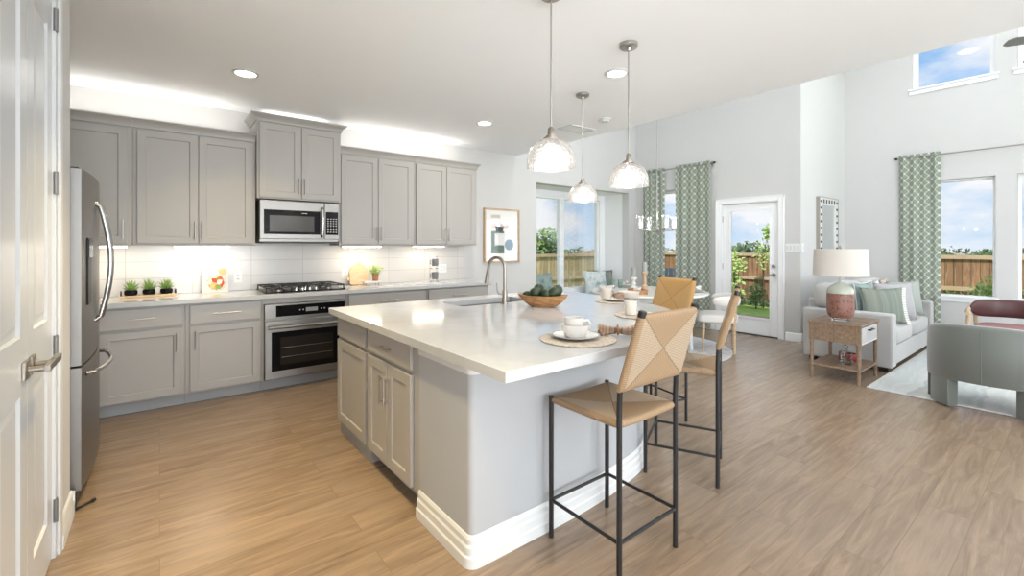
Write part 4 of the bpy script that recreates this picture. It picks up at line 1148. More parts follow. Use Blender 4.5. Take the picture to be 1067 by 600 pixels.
mug('mug', 'dark grey mug on the lower level of the chrome rack', (2.77, 5.14, ZC+.035), radians(10), .044, .09, 'grey', 'mugs in the chrome rack')
mug('mug', 'dark grey mug on the upper level of the chrome rack', (2.77, 5.14, ZC+.205), radians(10), .044, .09, 'grey', 'mugs in the chrome rack')
# outlets and switches
def plate(name, label, cat, m, w, h, kinds, group=None):
    t = thing(name, label, cat, m.to_translation(), m.to_euler().z, group)
    build('cover_plate', G().box(-w/2, w/2, -.006, -.0004, -h/2, h/2), M['switch'], t, bevel=.002)
    n = len(kinds)
    for i, k in enumerate(kinds):
        x = (i-(n-1)/2)*.046
        if k == 's': build('rocker', G().box(x-.016, x+.016, -.010, -.0062, -.033, .033), M['trim'], t, bevel=.001)
        else:
            f = build('socket', G().box(x-.017, x+.017, -.008, -.0062, .006, .034).box(x-.017, x+.017, -.008, -.0062, -.034, -.006), M['trim'], t, bevel=.001)
            build('slots', G().box(x-.007, x-.004, -.0085, -.0078, .014, .024).box(x+.004, x+.007, -.0085, -.0078, .014, .024).box(x-.007, x-.004, -.0085, -.0078, -.026, -.016).box(x+.004, x+.007, -.0085, -.0078, -.026, -.016), M['grate'], f)
plate('power_outlet', 'white outlet in the splashback beside the cookbook', 'outlet', TR(.635, YB-.0105, 1.06), .075, .118, 'o', 'outlets in the splashback')
plate('power_outlet', 'white outlet in the splashback right of the mug rack', 'outlet', TR(3.02, YB-.0105, 1.08), .115, .118, 'os', 'outlets in the splashback')
plate('power_outlet', 'white outlet left of the round cutting board', 'outlet', TR(1.72, YB-.0105, 1.05), .075, .118, 'o', 'outlets in the splashback')
plate('light_switch', 'white four-gang switch plate beside the garden door', 'switch', TR(XR, 2.655, 1.355) @ RZ(-pi/2), .19, .12, 'ssss')
plate('light_switch', 'small white switch on the wall around the corner near the door', 'switch', TR(XR+.07, YS, 1.36), .075, .12, 's')

# framed print
t = thing('framed_print', 'abstract print in a pale wooden frame on the wall beside the cabinets', 'picture', (4.014, YB-.0006, 1.535), 0)
w, h = .327, .40
g = G()
for (a, b, c, d) in ((-w, -w+.025, -h, h), (w-.025, w, -h, h), (-w+.025, w-.025, -h, -h+.025), (-w+.025, w-.025, h-.025, h)): g.box(a, b, -.04, 0, c, d)
build('frame', g, M['oak'], t, bevel=.002)
build('mat_board', G().box(-w+.024, w-.024, -.018, -.004, -h+.024, h-.024), M['white'], t)
pc = lambda n, c: mat(n, c, .7)
for n, c, (x0, x1, z0, z1) in (('beige_shape', (.56, .52, .44), (-.20, -.03, .255, .305)), ('pink_shape', (.62, .54, .50), (-.19, .13, .09, .175)), ('green_shape', (.10, .16, .13), (-.198, .042, -.265, .067)), ('white_shape', (.70, .68, .66), (-.134, .042, -.143, .033))):
    y = {'beige_shape': -.0192, 'pink_shape': -.0192, 'green_shape': -.0200, 'white_shape': -.0208}[n]
    build(n, G().box(x0, x1, y, y+.0006, z0, z1), pc(n, c), t)
build('vase_shape', G().ext([(-.134, .132), (-.105, .08), (-.12, .055), (.03, .055), (.01, .08), (.042, .132)], 'y', -.0216, -.0209), pc('navy_shape', (.035, .05, .07)), t)
build('round_shape', G().ext([(.133+.083*cos(2*pi*k/32), -.136+.083*sin(2*pi*k/32)) for k in range(32)], 'y', -.0216, -.0209), pc('blue_shape', (.10, .19, .27)), t)
build('glazing', G().box(-w+.025, w-.025, -.030, -.028, -h+.025, h-.025), M['pane'], t)

# ================================================================== ON THE ISLAND
ZI = .9205
# dough bowl with avocados
bx, by_ = 2.27, 2.53; brz = atan2(2.406-2.703, 2.374-2.172)
t = thing('dough_bowl', 'long carved wooden bowl of dark green avocados on the island', 'bowl', (bx, by_, ZI), brz)
def dough(u, v):
    a = 2*pi*u
    # outer wall up, rim, inner wall down
    prof = [(0, 0), (.55, 0), (.72, .022), (.9, .055), (1.0, .082), (.95, .084), (.85, .060), (.65, .030), (.45, .014), (0, .012)]
    k = v*(len(prof)-1); i = min(int(k), len(prof)-2); f = k-i
    r = prof[i][0]*(1-f)+prof[i+1][0]*f; z = prof[i][1]*(1-f)+prof[i+1][1]*f
    ex = abs(cos(a))**3
    return (r*.195*cos(a), r*.085*sin(a)*(1-.12*ex), z + ex*.012*r)
build('bowl_body', G().grid(dough, 40, 27, cu=True), M['bowlwood'], t, weld=True, sharp=50)
m = TR(bx, by_, ZI) @ RZ(brz)
AV = [(-.125, .0, .080, 'at the left end of the wooden bowl'), (-.055, -.015, .104, 'in the left middle of the wooden bowl, in front'), (-.040, .040, .128, 'at the back of the wooden bowl, on the left'), (.028, -.020, .094, 'in the centre of the wooden bowl, lowest'), (.090, -.012, .112, 'big and round, right of centre in the wooden bowl'), (.10, .062, .120, 'at the back of the wooden bowl, on the right')]
for i, (x, y, z, lb) in enumerate(AV):
    t = thing('avocado', 'dark green avocado ' + lb, 'avocado', m @ Vector((x, y, z)), i*1.1, 'avocados in the wooden bowl')
    k = .80 if i == 0 else 1.0
    pr = [(0, -.042)] + [(.036*sin(pi*q/12)*(1 - .16*(cos(pi*q/12) < 0)*abs(cos(pi*q/12))), -.042*cos(pi*q/12)*(1 if q < 6 else 1.25)) for q in range(1, 12)] + [(0, .0525)]
    rot = Matrix.Rotation(1.0+.25*i, 4, 'X')
    build('fruit', G().lathe([(r*k*1.12, zz*k*1.06) for r, zz in pr], n=20).xf(rot), M['avocado'], t)
    build('stem', G().cyl((0, 0, .0545*k), (0, 0, .062*k), .004, n=8).xf(rot), M['bark'], t)
# place settings
def placemat(label, loc, r=.185):
    g = G(); pr = [(0, .001)]
    n = 14
    pr = [(0, 0)] + [(r*.98, 0), (r, .003)] + [(r*(1-k/n), .005+.0015*(k % 2)) for k in range(n)] + [(0, .005)]
    o = build('placemat', g.lathe(pr, n=48), M['rattan'], loc=loc, sharp=80)
    return tag(o, label, 'placemat', 'round woven placemats on the island')
def napkin(label, loc, rz, L=.19, m='napkin', group='napkins on the island'):
    t = thing('napkin', label, 'napkin', loc, rz, group)
    def fn(u, v):
        x = (u-.5)*L; a = 2*pi*v
        w = .018+.020*abs(2*u-1)**1.2; tw = 3.0*u
        r = w*(1+.22*cos(3*a+tw))
        return (x + .012*sin(2*a)*(abs(2*u-1) > .9), r*cos(a+tw*.5), .023 + min(r*sin(a+tw*.5)*.75, .05) if r*sin(a+tw*.5)*.75 > -.0225 else .0006)
    g = G().grid(fn, 22, 18, cv=True)
    n = 18; g.f.append(tuple(range(n))[::-1]); g.f.append(tuple(range(22*n, 23*n)))
    build('cloth', g, M[m], t, sharp=60)
    build('napkin_ring', G().tube([(0, .027*cos(2*pi*k/20), .025+.024*sin(2*pi*k/20)) for k in range(20)], .0045, n=8, closed=True), M['bowlwood'], t)
    return t
def saucer(label, loc, r=.105, m='white', group=None, name='saucer', cat='plate', rim='greyrim'):
    t = thing(name, label, cat, loc, 0, group)
    build('plate_body', G().lathe([(0, 0), (r*.6, 0), (r*.95, .012), (r*.93, .015), (r*.6, .004), (0, .004)], n=40), M[m], t, sharp=60)
    build('rim', G().lathe([(r*.93, .0155), (r*.955, .0125), (r, .0155), (r*.98, .018), (r*.93, .0155)], n=40), M[rim], t)
    return t
placemat('round woven placemat under the stacked cups at the near end of the island', (1.60, 1.53, ZI))
saucer('white saucer with a grey rim under the stacked cups', (1.60, 1.545, ZI+.0075), .118)
mug('soup_cup', 'wide white cup on the saucer at the near end of the island', (1.60, 1.545, ZI+.0120), radians(232), .076, .062, 'white', taper=.70, cat='cup', hs=.9)
mug('coffee_cup', 'smaller white cup with a thin handle stacked in the wide cup', (1.595, 1.55, ZI+.0250), radians(142), .048, .080, 'white', taper=.85, cat='cup')
napkin('brown striped napkin in a ring beside the stacked cups', (1.81, 1.455, ZI+.0085), radians(-48), .18)
placemat('round woven placemat in front of the second stool', (2.47, 1.80, ZI), .165)
mug('mug', 'tall white mug behind the back of the nearest stool', (2.415, 1.84, ZI+.0075), radians(200), .043, .092, 'cream', taper=.86, group='white mugs at the island place settings')
placemat('round woven placemat at the far end of the island', (2.96, 2.40, ZI), .17)
saucer('grey-rimmed plate on the far placemat of the island', (2.97, 2.40, ZI+.0075), .12)
mug('mug', 'white mug left of the napkin on the far placemat', (2.905, 2.455, ZI+.0255), radians(170), .047, .085, 'cream', taper=.9, group='white mugs at the island place settings')
t = thing('bowl', 'shallow cream bowl on the far placemat of the island', 'bowl', (3.05, 2.335, ZI+.0255), 0)
build('bowl_body', G().lathe([(0, 0), (.045, 0), (.075, .02), (.082, .055), (.078, .055), (.070, .022), (.04, .006), (0, .006)], n=36), M['cream'], t, sharp=60)
build('foot_ring', G().lathe([(.03, -.002), (.046, -.002), (.046, .004), (.03, .004), (.03, -.002)], n=24), M['cream'], t)
napkin('small brown striped napkin between mug and bowl on the far placemat', (2.955, 2.37, ZI+.0255), radians(60), .075)

# ================================================================== STOOLS
def stool(name, label, loc, rz, weave='weave', w=.40, d=.40, base=None):
    t = thing(name, label, 'bar stool', loc, rz, 'woven counter stools around the island')
    hw, hd, SH, r = w/2, d/2, .655, .0115
    TOP = 1.105; lean = .10
    for sx in (-1, 1):
        build('leg', G().cyl((sx*hw, hd, 0), (sx*hw, hd, SH+.012), r, n=12), M['black'], t)
        build('leg', G().tube([(sx*hw, -hd, 0), (sx*hw, -hd, SH+.05), (sx*hw, -hd-.003, .78), (sx*hw*.94, -hd-lean, TOP)], r, n=12), M['black'], t)
        build('back_cap', G().cyl((sx*hw*.945, -hd-lean*.97, TOP-.010), (sx*hw*.935, -hd-lean*1.04, TOP+.016), .0165, n=14), M['black'], t, bevel=.003)
    fz = .175
    build('footrest', G().tube([(-hw, -hd, fz), (hw, -hd, fz)], .008, n=8).tube([(-hw, hd, fz), (hw, hd, fz)], .008, n=8).tube([(-hw, -hd, fz), (-hw, hd, fz)], .008, n=8).tube([(hw, -hd, fz), (hw, hd, fz)], .008, n=8), M['black'], t)
    ez = lambda u: (1 if u > .5 else -1)*(1-(1-abs(2*u-1))**1.9)
    def pad(fn3, thick, n=26):
        g = G()
        for s in (1, -1):
            def f(u, v, s=s):
                a, b = ez(u), ez(v); mm = max(abs(a), abs(b))
                e = sqrt(max(0, 1-mm**14))
                cr = math.exp(-((abs(a)-abs(b))/.05)**2)*(.0035 if mm > .08 else 0)
                return fn3(a, b, s*(thick*e*(1-.25*(1-mm*mm)) - cr*e))
            g.grid(f, n, n, uv=lambda u, v: (ez(u)*.5+.5, ez(v)*.5+.5))
        return g
    ca = .012
    # seat: wound over the side rails, dips between them
    build('seat', pad(lambda a, b, z: (a*(hw+.006), b*(hd+.002), SH - .006 - .016*(1-a*a)*(1-.6*b*b) + z), .022), M[weave], t, weld=True, sharp=70)
    def back(a, b, y):
        f = (b+1)/2; z = .785 + (TOP+.004-.785)*f
        yy = -hd - .003 - (lean-.003)*max(0, (z-.78)/(TOP-.78))
        ww = hw*(1-.06*f)+.016
        return (a*ww, yy + y, z)
    build('backrest', pad(back, .024), M[weave], t, weld=True, sharp=70)
    return t
stool('bar_stool', 'woven bar stool with black legs nearest the camera, back turned to it', (1.658, 1.365, 0), 0)
a2 = atan2(.337, -.214) - pi/2
stool('bar_stool', 'woven bar stool in the middle, its back seen edge-on', (2.595, 1.568, 0), a2 - radians(7))
a3 = atan2(.235, -.97) - pi/2
stool('bar_stool', 'golden-lit woven bar stool farthest away at the end of the island', (3.11, 2.19, 0), a3, 'weave_lit')

# ================================================================== CURTAINS
def curtain(label, m, w, z0, z1, folds, fabric, seed, amp=.026):
    """panel hanging in local x 0..w, folds towards -y"""
    t = thing('curtain', label, 'curtain', m.to_translation(), m.to_euler().z, 'trellis patterned curtains')
    rnd = random.Random(seed); ph = rnd.uniform(0, 6)
    def fn(u, v):
        k = 1 - .25*v
        a = 2*pi*folds*u + ph
        return (w*u + .006*sin(a*2)*k, -.055 + amp*sin(a)*(.75+.25*sin(3*v+u*5)) + .006*sin(7*u+4*v), z0 + (z1-z0)*v)
    build('panel', G().grid(fn, folds*14, 10, uv=lambda u, v: (fabric*u, (z1-z0)*v)), M['curtain'], t, sharp=180)
    g = G()
    for k in range(folds+1):
        x = w*(k+.25)/(folds+.5)
        g.tube([(x, -.055+.024*cos(2*pi*q/16), z1-.045+.024*sin(2*pi*q/16)) for q in range(16)], .004, n=6, closed=True)
    build('grommets', g, M['nickel'], t)
    return t
curtain('green and white trellis curtain on the left of the dining window', RXP(XR, 5.20), .46, .02, 2.80, 4, .78, 1)
curtain('green and white trellis curtain between the dining window and the garden door', RXP(XR, 4.50), .64, .02, 2.80, 4, .95, 2)
curtain('green and white trellis curtain in the living room behind the sofa', RXP(XL, 1.83), .48, .02, 2.78, 4, .80, 3)
def rod(label, m, L, z):
    t = thing('curtain_rod', label, 'curtain rod', m.to_translation(), m.to_euler().z, 'curtain rods')
    build('pole', G().cyl((0, -.055, z), (L, -.055, z), .011, n=12), M['nickel'], t)
    for x in (0, L): build('finial', G().lathe([(0, -.02), (.017, -.015), (.020, 0), (.017, .015), (0, .02)], (x, -.055, z), 16), M['black'], t)
    for x in (.06, L-.06): build('bracket', G().box(x-.008, x+.008, -.060, -.0005, z-.022, z-.012).box(x-.014, x+.014, -.006, -.0005, z-.05, z+.03), M['nickel'], t)
rod('slim curtain rod above the dining window', RXP(XR, 5.24), 1.44, 2.757)
rod('slim curtain rod running along the living room windows', RXP(XL, 1.86), 4.3, 2.737)

# ================================================================== DINING AREA
TX, TY = 5.32, 3.75
struct_rug = tag(build('area_rug', G().prism([(TX+1.05*cos(2*pi*k/64), TY+1.05*sin(2*pi*k/64)) for k in range(64)], .0006, .010), M['rugd']), 'round pale patterned rug under the dining table', 'rug')
t = thing('dining_table', 'round white dining table set for a meal', 'table', (TX, TY, .0130))
build('tabletop', G().lathe([(0, .71), (.72, .71), (.77, .722), (.775, .735), (.77, .7485), (0, .7485)], n=64), M['white'], t, sharp=40)
for k in range(4):
    a = radians(20+90*k); build('leg', G().cyl((.56*cos(a), .56*sin(a), 0), (.52*cos(a), .52*sin(a), .7098), .026, .038, n=14), M['trim'], t)
build('apron', G().lathe([(.52, .64), (.54, .64), (.54, .7098), (.52, .7098), (.52, .64)], n=48), M['trim'], t)
ZT = .7620
def dining_chair(label, x, y, rz):
    """curved-back boucle chair; faces local +y"""
    t = thing('dining_chair', label, 'chair', (x, y, .0120), rz, 'white boucle chairs at the dining table')
    build('seat', G().blob((0, 0, .435), (.255, .25, .062), 4.5, 32, 12), M['boucle'], t)
    for sx in (-1, 1):
        build('leg', G().cyl((sx*.20, .17, 0), (sx*.185, .155, .385), .014, .020, n=12), M['oak'], t)
        build('leg', G().tube([(sx*.22, -.20, 0), (sx*.215, -.20, .40), (sx*.205, -.215, .62)], [.014, .020, .018], n=12), M['oak'], t)
    def band(u, v):
        a = pi*(1.08 - 1.16*u) ; b = 2*pi*v       # from left arm round the back to the right
        R = .272
        h = .075*(1-.25*abs(2*u-1)**2); th = .036*max(.2, sqrt(max(0, 1-abs(2*u-1)**10)))
        rr = R + th*cos(b); z = .665 + h*sin(b)*max(.2, sqrt(max(0, 1-abs(2*u-1)**10)))
        return (rr*cos(a), -rr*sin(a)*.92 - .0, z)
    g = G().grid(band, 36, 14, cv=True); n = 14
    g.f.append(tuple(range(n))[::-1]); g.f.append(tuple(range(36*n, 37*n)))
    build('backrest', g, M['boucle'], t, sharp=70)
    return t
dining_chair('white boucle dining chair with oak legs beside the garden door', 5.80, 3.03, atan2(3.82-3.08, 5.36-5.76)-pi/2)
dining_chair('white boucle dining chair seen over the island, left of the candlesticks', 4.52, 4.18, atan2(3.82-4.18, 5.28-4.52)-pi/2)
def setting(x, y, lb, small):
    saucer('white dinner plate ' + lb, (x, y, ZT), .135, 'white', 'dinner plates', 'dinner_plate')
    saucer('small plate stacked ' + lb, (x, y, ZT+.0185), .105, 'cream', 'salad plates', 'salad_plate')
    t = napkin('grey striped folded napkin on the plates ' + lb, (x, y, ZT+.0372), small, .20, 'greynap', 'napkins on the dining table')
setting(5.55, 4.34, 'at the window seat side of the dining table', .5)
setting(5.70, 3.30, 'at the garden door side of the dining table', 1.2)
setting(4.80, 4.05, 'at the left side of the dining table', 2.2)
for i, (x, y, lb) in enumerate(((5.30, 4.35, 'short green drinking glass left of its twin on the dining table'), (5.38, 4.28, 'short green drinking glass nearest the candlesticks'))):
    t = thing('drinking_glass', lb, 'glass', (x, y, ZT), 0, 'green glasses on the dining table')
    build('glass_body', G().lathe([(0, 0), (.030, 0), (.036, .12), (.033, .12), (.028, .006), (0, .006)], n=28), M['greenglass'], t, sharp=60)
    build('water', G().lathe([(0, .0065), (.0275, .0065), (.030, .055), (0, .055)], n=24), M['clear'], t)
for i, (x, y, h, lb) in enumerate(((5.17, 3.88, .19, 'shorter turned white candlestick with a sage candle'), (5.22, 3.74, .27, 'taller turned pale candlestick with a sage candle'))):
    t = thing('candlestick', lb, 'candlestick', (x, y, ZT), 0, 'candlesticks on the dining table')
    s_ = h/.19
    build('holder', G().lathe([(0, 0), (.055, 0), (.055, .012*s_), (.038, .025*s_), (.045, .05*s_), (.022, .07*s_), (.032, .10*s_), (.020, .12*s_), (.024, .15*s_), (.046, .17*s_), (.046, .19*s_), (0, .19*s_)], n=28), M['white' if i == 0 else 'oak'], t)
    build('candle', G().lathe([(0, .19*s_+.0004), (.033, .19*s_+.0004), (.033, .19*s_+.13), (0, .19*s_+.127)], n=24), mat('sage_candle', (.36, .39, .37), .5), t)
    build('wick', G().cyl((0, 0, .19*s_+.126), (0, 0, .19*s_+.14), .0015, n=6), M['black'], t)
t = thing('wooden_box', 'low brown wooden tray on the dining table in front of the candlesticks', 'tray', (4.90, 3.62, ZT), radians(52))
build('base', G().box(-.15, .15, -.09, .09, 0, .012), M['bowlwood'], t)
build('rim', G().box(-.15, .15, -.09, -.078, .0122, .055).box(-.15, .15, .078, .09, .0122, .055).box(-.15, -.138, -.078, .078, .0122, .055).box(.138, .15, -.078, .078, .0122, .055), M['bowlwood'], t, bevel=.002)
mug('sugar_bowl', 'little white bowl with a handle on the wooden tray', (4.90, 3.62, ZT+.0125), 0, .045, .06, 'white', cat='bowl')

# pillows: square cushion, base at z = 0, thickness along y
def pillow(label, loc, rot, w, h, th, m, name='throw_pillow', group='throw pillows on the sofa', trim=None, pipe=None):
    g = G()
    def f(s):
        def fn(u, v):
            a, b = 2*u-1, 2*v-1
            e = ((1-a**2)*(1-b**2))**.5 if abs(a) < 1 and abs(b) < 1 else 0
            e = e**.75
            return (w/2*a*(1-.10*(1-b*b)), s*th/2*e, h/2 + h/2*b*(1-.10*(1-a*a)))
        return fn
    g.grid(f(-1), 18, 18); g.grid(f(1), 18, 18)
    me = G(); me.v, me.f = g.v, g.f
    t = bpy.data.objects.new(name, None); COL.objects.link(t); t.location = loc; t.rotation_euler = rot
    tag(t, label, 'cushion', group)
    build('cover', me, M[m], t, weld=True, sharp=180)
    edge = lambda q: (w/2*q[0]*(1-.10*(1-q[1]**2)), 0, h/2 + h/2*q[1]*(1-.10*(1-q[0]**2)))
    loop = [(-1+2*k/10, -1) for k in range(10)] + [(1, -1+2*k/10) for k in range(10)] + [(1-2*k/10, 1) for k in range(10)] + [(-1, 1-2*k/10) for k in range(10)]
    build('piping', G().tube([edge(q) for q in loop], .006, n=6, closed=True), M[pipe or m], t)
    if trim:
        g = G()
        for k in range(17):
            z = .03 + (h-.06)*k/16
            for s in (-1, 1): pass
            q = edge((1, -1+2*(k+.5)/17)); g.box(q[0]-.004, q[0]+.038, -.006, .006, q[2]-.009, q[2]+.009)
        build('fringe', g, M[trim], t)
    return t
pillow('dark grey pillow standing at the left end of the window seat', (5.08, 5.66, .475), (radians(-14), 0, radians(-14)), .46, .46, .16, 'teal', group='pillows on the window seat')
pillow('blue watercolour pillow at the right of the window seat', (6.50, 5.70, .475), (radians(-12), 0, radians(-6)), .56, .45, .15, 'bluefab', group='pillows on the window seat')
pillow('green pillow behind the blue one in the alcove corner', (6.84, 5.84, .475), (radians(-10), 0, radians(-30)), .40, .44, .13, 'greenvel', group='pillows on the window seat')

# chandelier
cz = 1.60
t = thing('chandelier', 'nickel chandelier with clear glass candle shades over the dining table', 'chandelier', (5.45, 3.70, HI-.001))
dz = cz-(HI-.001)
build('canopy', G().lathe([(0, 0), (.07, 0), (.065, -.03), (0, -.035)], n=24), M['nickel'], t)
build('stem', G().cyl((0, 0, -.03), (0, 0, dz+.02), .006, n=10), M['nickel'], t)
build('hub', G().lathe([(0, -.03), (.02, -.025), (.03, 0), (.03, .03), (.012, .05), (0, .05)], (0, 0, dz), 20), M['nickel'], t)
for k in range(4):
    a = radians(-38 + 90*k + 10); c_, s_ = cos(a), sin(a); R = .25
    lp = bpy.data.lights.new('chandelier_lamp', 'POINT'); lp.energy = 1.6; lp.color = (1, .93, .82); lp.shadow_soft_size = .02
    lo = bpy.data.objects.new('chandelier_lamp', lp); COL.objects.link(lo); lo.parent = t; lo.location = (R*c_, R*s_, dz+.21)
    arm = build('arm', G().tube([(.02*c_, .02*s_, dz), (R*.6*c_, R*.6*s_, dz-.006), (R*c_, R*s_, dz)], .006, n=8).lathe([(0, 0), (.03, 0), (.032, .010), (.012, .02), (0, .02)], (R*c_, R*s_, dz), 18), M['nickel'], t)
    build('glass_shade', G().lathe([(.044, .012), (.048, .012), (.048, .19), (.044, .19), (.044, .012)], (R*c_, R*s_, dz), 28), M['clear'], arm)
    build('bulb', G().lathe([(0, .02), (.011, .022), (.011, .06), (.016, .08), (.008, .125), (0, .14)], (R*c_, R*s_, dz), 14), M['bulb'], arm)

# ================================================================== LIVING ROOM
tag(build('living_rug', G().box(5.42, 8.75, -2.6, 1.335, .0006, .011), M['rug'], bevel=.003), 'large pale striped rug under the sofa and armchairs', 'rug')
# sofa: faces -Y
SX0, SX1, SY0, SY1 = 6.20, 8.28, 1.30, 2.16
RUGZ = .0115
t = thing('sofa', 'light grey linen sofa against the wall below the mirror', 'sofa', (SX0, SY0, 0))
W_ = SX1-SX0; D_ = SY1-SY0
build('base_frame', G().box(.02, W_-.02, .03, D_-.02, .055, .27), M['sofa'], t, bevel=.012, seg=3)
for x0 in (0, W_-.17): 
    build('arm', G().box(x0, x0+.17, 0, D_, .0555, .635), M['sofa'], t, bevel=.022, seg=4)
build('back', G().box(.171, W_-.171, D_-.18, D_, .272, .74), M['sofa'], t, bevel=.03, seg=4)
for i in range(2):
    w = (W_-.34)/2; x0 = .17+i*w
    build('seat_cushion', G().blob((x0+w/2, .34, .365), (w/2-.002, .335, .092), 7, 40, 16), M['sofa'], t, sharp=80)
    g = G().blob((x0+w/2, .59, .70), (w/2-.004, .095, .24), 5, 40, 16)
    if i == 0: g.blob((.20, .66, .785), (.185, .12, .145), 3.5, 32, 14)
    build('back_cushion', g, M['sofa'], t, sharp=80)
for x in (.06, W_-.12):
    for y in (.05, D_-.12): build('foot', G().box(x, x+.07, y, y+.07, .0115 if y < .3 else .0005, .0552), M['black'], t)
# throw pillows
zs = .462
def sp(label, x, y, rx, rz, w, h, th, m, **k):
    pillow(label, (x, y, zs), (radians(rx), 0, radians(rz)), w, h, th, m, **k)
sp('teal striped pillow standing behind the brushed green one', 6.86, 1.69, -5, -8, .46, .48, .12, 'teal', pipe='boucle')
sp('white pillow right of the teal one, half hidden behind the green pillow', 7.345, 1.69, -5, 3, .44, .46, .12, 'boucle')
sp('brushed green pillow with a fringed edge in front on the sofa', 6.70, 1.47, -10, -40, .50, .43, .13, 'greenvel', trim='boucle')
sp('blush pillow peeking out behind the plain grey pillow', 7.80, 1.69, -5, 4, .42, .47, .12, 'blushfab')
sp('plain light grey pillow in the middle of the sofa', 7.26, 1.47, -10, -34, .52, .46, .14, 'greyfab')
sp('sage green pillow leaning against the right sofa arm', 7.76, 1.47, -10, -38, .44, .46, .13, 'sagefab')
# side table
t = thing('side_table', 'weathered oak side table with a drawer and lower shelf beside the sofa', 'side table', (5.40, 1.375, 0))
LW_, DW = .60, .45
build('tabletop', G().box(-.008, LW_+.008, -.008, DW+.008, .578, .600), M['drift'], t, bevel=.003)
for x in (.022, LW_-.022):
    for y in (.022, DW-.022): build('leg', G().cyl((x, y, 0), (x, y, .10), .013, .019, n=14).cyl((x, y, .10), (x, y, .40), .016, .019, n=14).box(x-.02, x+.02, y-.02, y+.02, .40, .5775), M['drift'], t)
build('apron', G().box(.004, .016, .043, DW-.043, .40, .5775).box(LW_-.016, LW_-.004, .043, DW-.043, .40, .5775).box(.043, LW_-.043, DW-.016, DW-.004, .40, .5775), M['drift'], t, bevel=.001)
build('apron_seam', G().box(.0025, .0038, DW/2-.002, DW/2+.002, .402, .575), M['bark'], t)
d = build('drawer', G().box(.043, LW_-.043, .002, .20, .412, .566), mat('pale_drawer', (.50, .49, .49), .5), t, bevel=.002)
build('handle', G().tube([(LW_/2-.06, .002, .53), (LW_/2-.06, -.022, .53), (LW_/2+.06, -.022, .53), (LW_/2+.06, .002, .53)], .008, n=8), M['black'], d)
build('drawer_rail', G().box(.043, LW_-.043, .002, .04, .398, .4115), M['trim'], t)
build('shelf', G().box(.0, LW_, .0, DW, .135, .152), M['drift'], t, bevel=.003)
t = thing('glass_jar', 'cut crystal decanter with a stopper on the lower shelf of the side table', 'decanter', (5.62, 1.56, .1526))
build('jar_body', G().box(-.05, .05, -.05, .05, 0, .13).box(-.02, .02, -.02, .02, .131, .15), M['clear'], t, bevel=.006)
build('stopper', G().blob((0, 0, .178), (.024, .024, .026), 2, 14, 8), M['clear'], t)
g = G()
for k in range(4):
    for j in range(4):
        g.box(-.0545, -.0508, -.04+.022*k, -.028+.022*k, .012+.028*j, .030+.028*j); g.box(-.04+.022*k, -.028+.022*k, -.0545, -.0508, .012+.028*j, .030+.028*j)
build('cut_facets', g, M['chrome'], t)
t = thing('red_box', 'small red lacquered bowl beside the crystal decanter', 'bowl', (5.80, 1.56, .1526))
build('bowl_body', G().lathe([(0, 0), (.03, 0), (.06, .03), (.062, .06), (.045, .085), (.040, .083), (.055, .06), (.05, .03), (0, .01)], n=28), mat('red_lacquer', (.30, .03, .04), .3), t)
build('foot_ring', G().lathe([(.02, -.0003), (.034, -.0003), (.034, .006), (.02, .006), (.02, -.0003)], n=20), M['bowlwood'], t)
# table lamp
t = thing('table_lamp', 'table lamp with a mottled terracotta base and white drum shade', 'lamp', (5.60, 1.60, .6006))
build('foot', G().lathe([(0, 0), (.085, 0), (.085, .035), (0, .035)], n=12), M['clear'], t, bevel=.004)
build('glazed_neck', G().lathe([(0, .40), (.030, .40), (.040, .392), (.085, .365), (.112, .335), (.118, .30), (.118, .285)], n=40), mat('celadon_glaze', (.42, .45, .38), .2), t)
build('ceramic_base', G().lathe([(0, .036), (.095, .036), (.112, .06), (.120, .10), (.1215, .20), (.1195, .285), (.118, .2855)], n=40), mat_blotch('terracotta_glaze', [(.115, .055, .042), (.27, .135, .105), (.18, .085, .066)], 42, .35, .5), t)
build('stem', G().cyl((0, 0, .40), (0, 0, .50), .008, n=10), M['nickel'], t)
g = G().lathe([(.240, .47), (.243, .47), (.232, .745), (.229, .745), (.240, .47)], n=64)
build('lamp_shade', g, M['lamplinen'], t, sharp=50)
build('finial', G().lathe([(0, .74), (.006, .742), (.014, .765), (.010, .78), (0, .784)], n=16).cyl((0, 0, .50), (0, 0, .742), .003, n=6).cyl((-.23, 0, .735), (.23, 0, .735), .002, n=6), M['nickel'], t)
build('bulb', G().blob((0, 0, .57), (.03, .03, .045), 2, 16, 10), M['white'], t)
# wall mirror
t = thing('wall_mirror', 'tall mirror in a studded silver frame above the sofa', 'mirror', (8.25, YS-.0006, 1.55))
w, h = .40, .575
g = G()
for (a, b, c, d) in ((-w, -w+.115, -h, h), (w-.115, w, -h, h), (-w+.115, w-.115, -h, -h+.115), (-w+.115, w-.115, h-.115, h)): g.box(a, b, -.045, 0, c, d)
build('frame', g, mat('silver_leaf', (.66, .66, .64), .4), t, bevel=.004)
build('edge', G().box(-w-.008, -w-.0004, -.05, 0, -h, h).box(w+.0004, w+.008, -.05, 0, -h, h).box(-w-.008, w+.008, -.05, 0, h+.0004, h+.008).box(-w-.008, w+.008, -.05, 0, -h-.008, -h-.0004), mat('aged_edge', (.34, .31, .27), .5), t)
build('mirror_glass', G().box(-w+.116, w-.116, -.028, -.020, -h+.116, h-.116), mat('mirror', (.72, .76, .76), .02, 1), t)
g = G()
for k in range(11):
    z = -h+.06+(2*h-.12)*k/10
    for x in (-w+.057, w-.057): g.box(x-.030, x+.030, -.052, -.0455, z-.017, z+.017)
for k in range(1, 6):
    x = -w+.057 + (2*w-.114)*k/6
    for z in (-h+.057, h-.057): g.box(x-.022, x+.022, -.052, -.0455, z-.030, z+.030)
build('stud_inlay', g, M['grate'], t, bevel=.003)

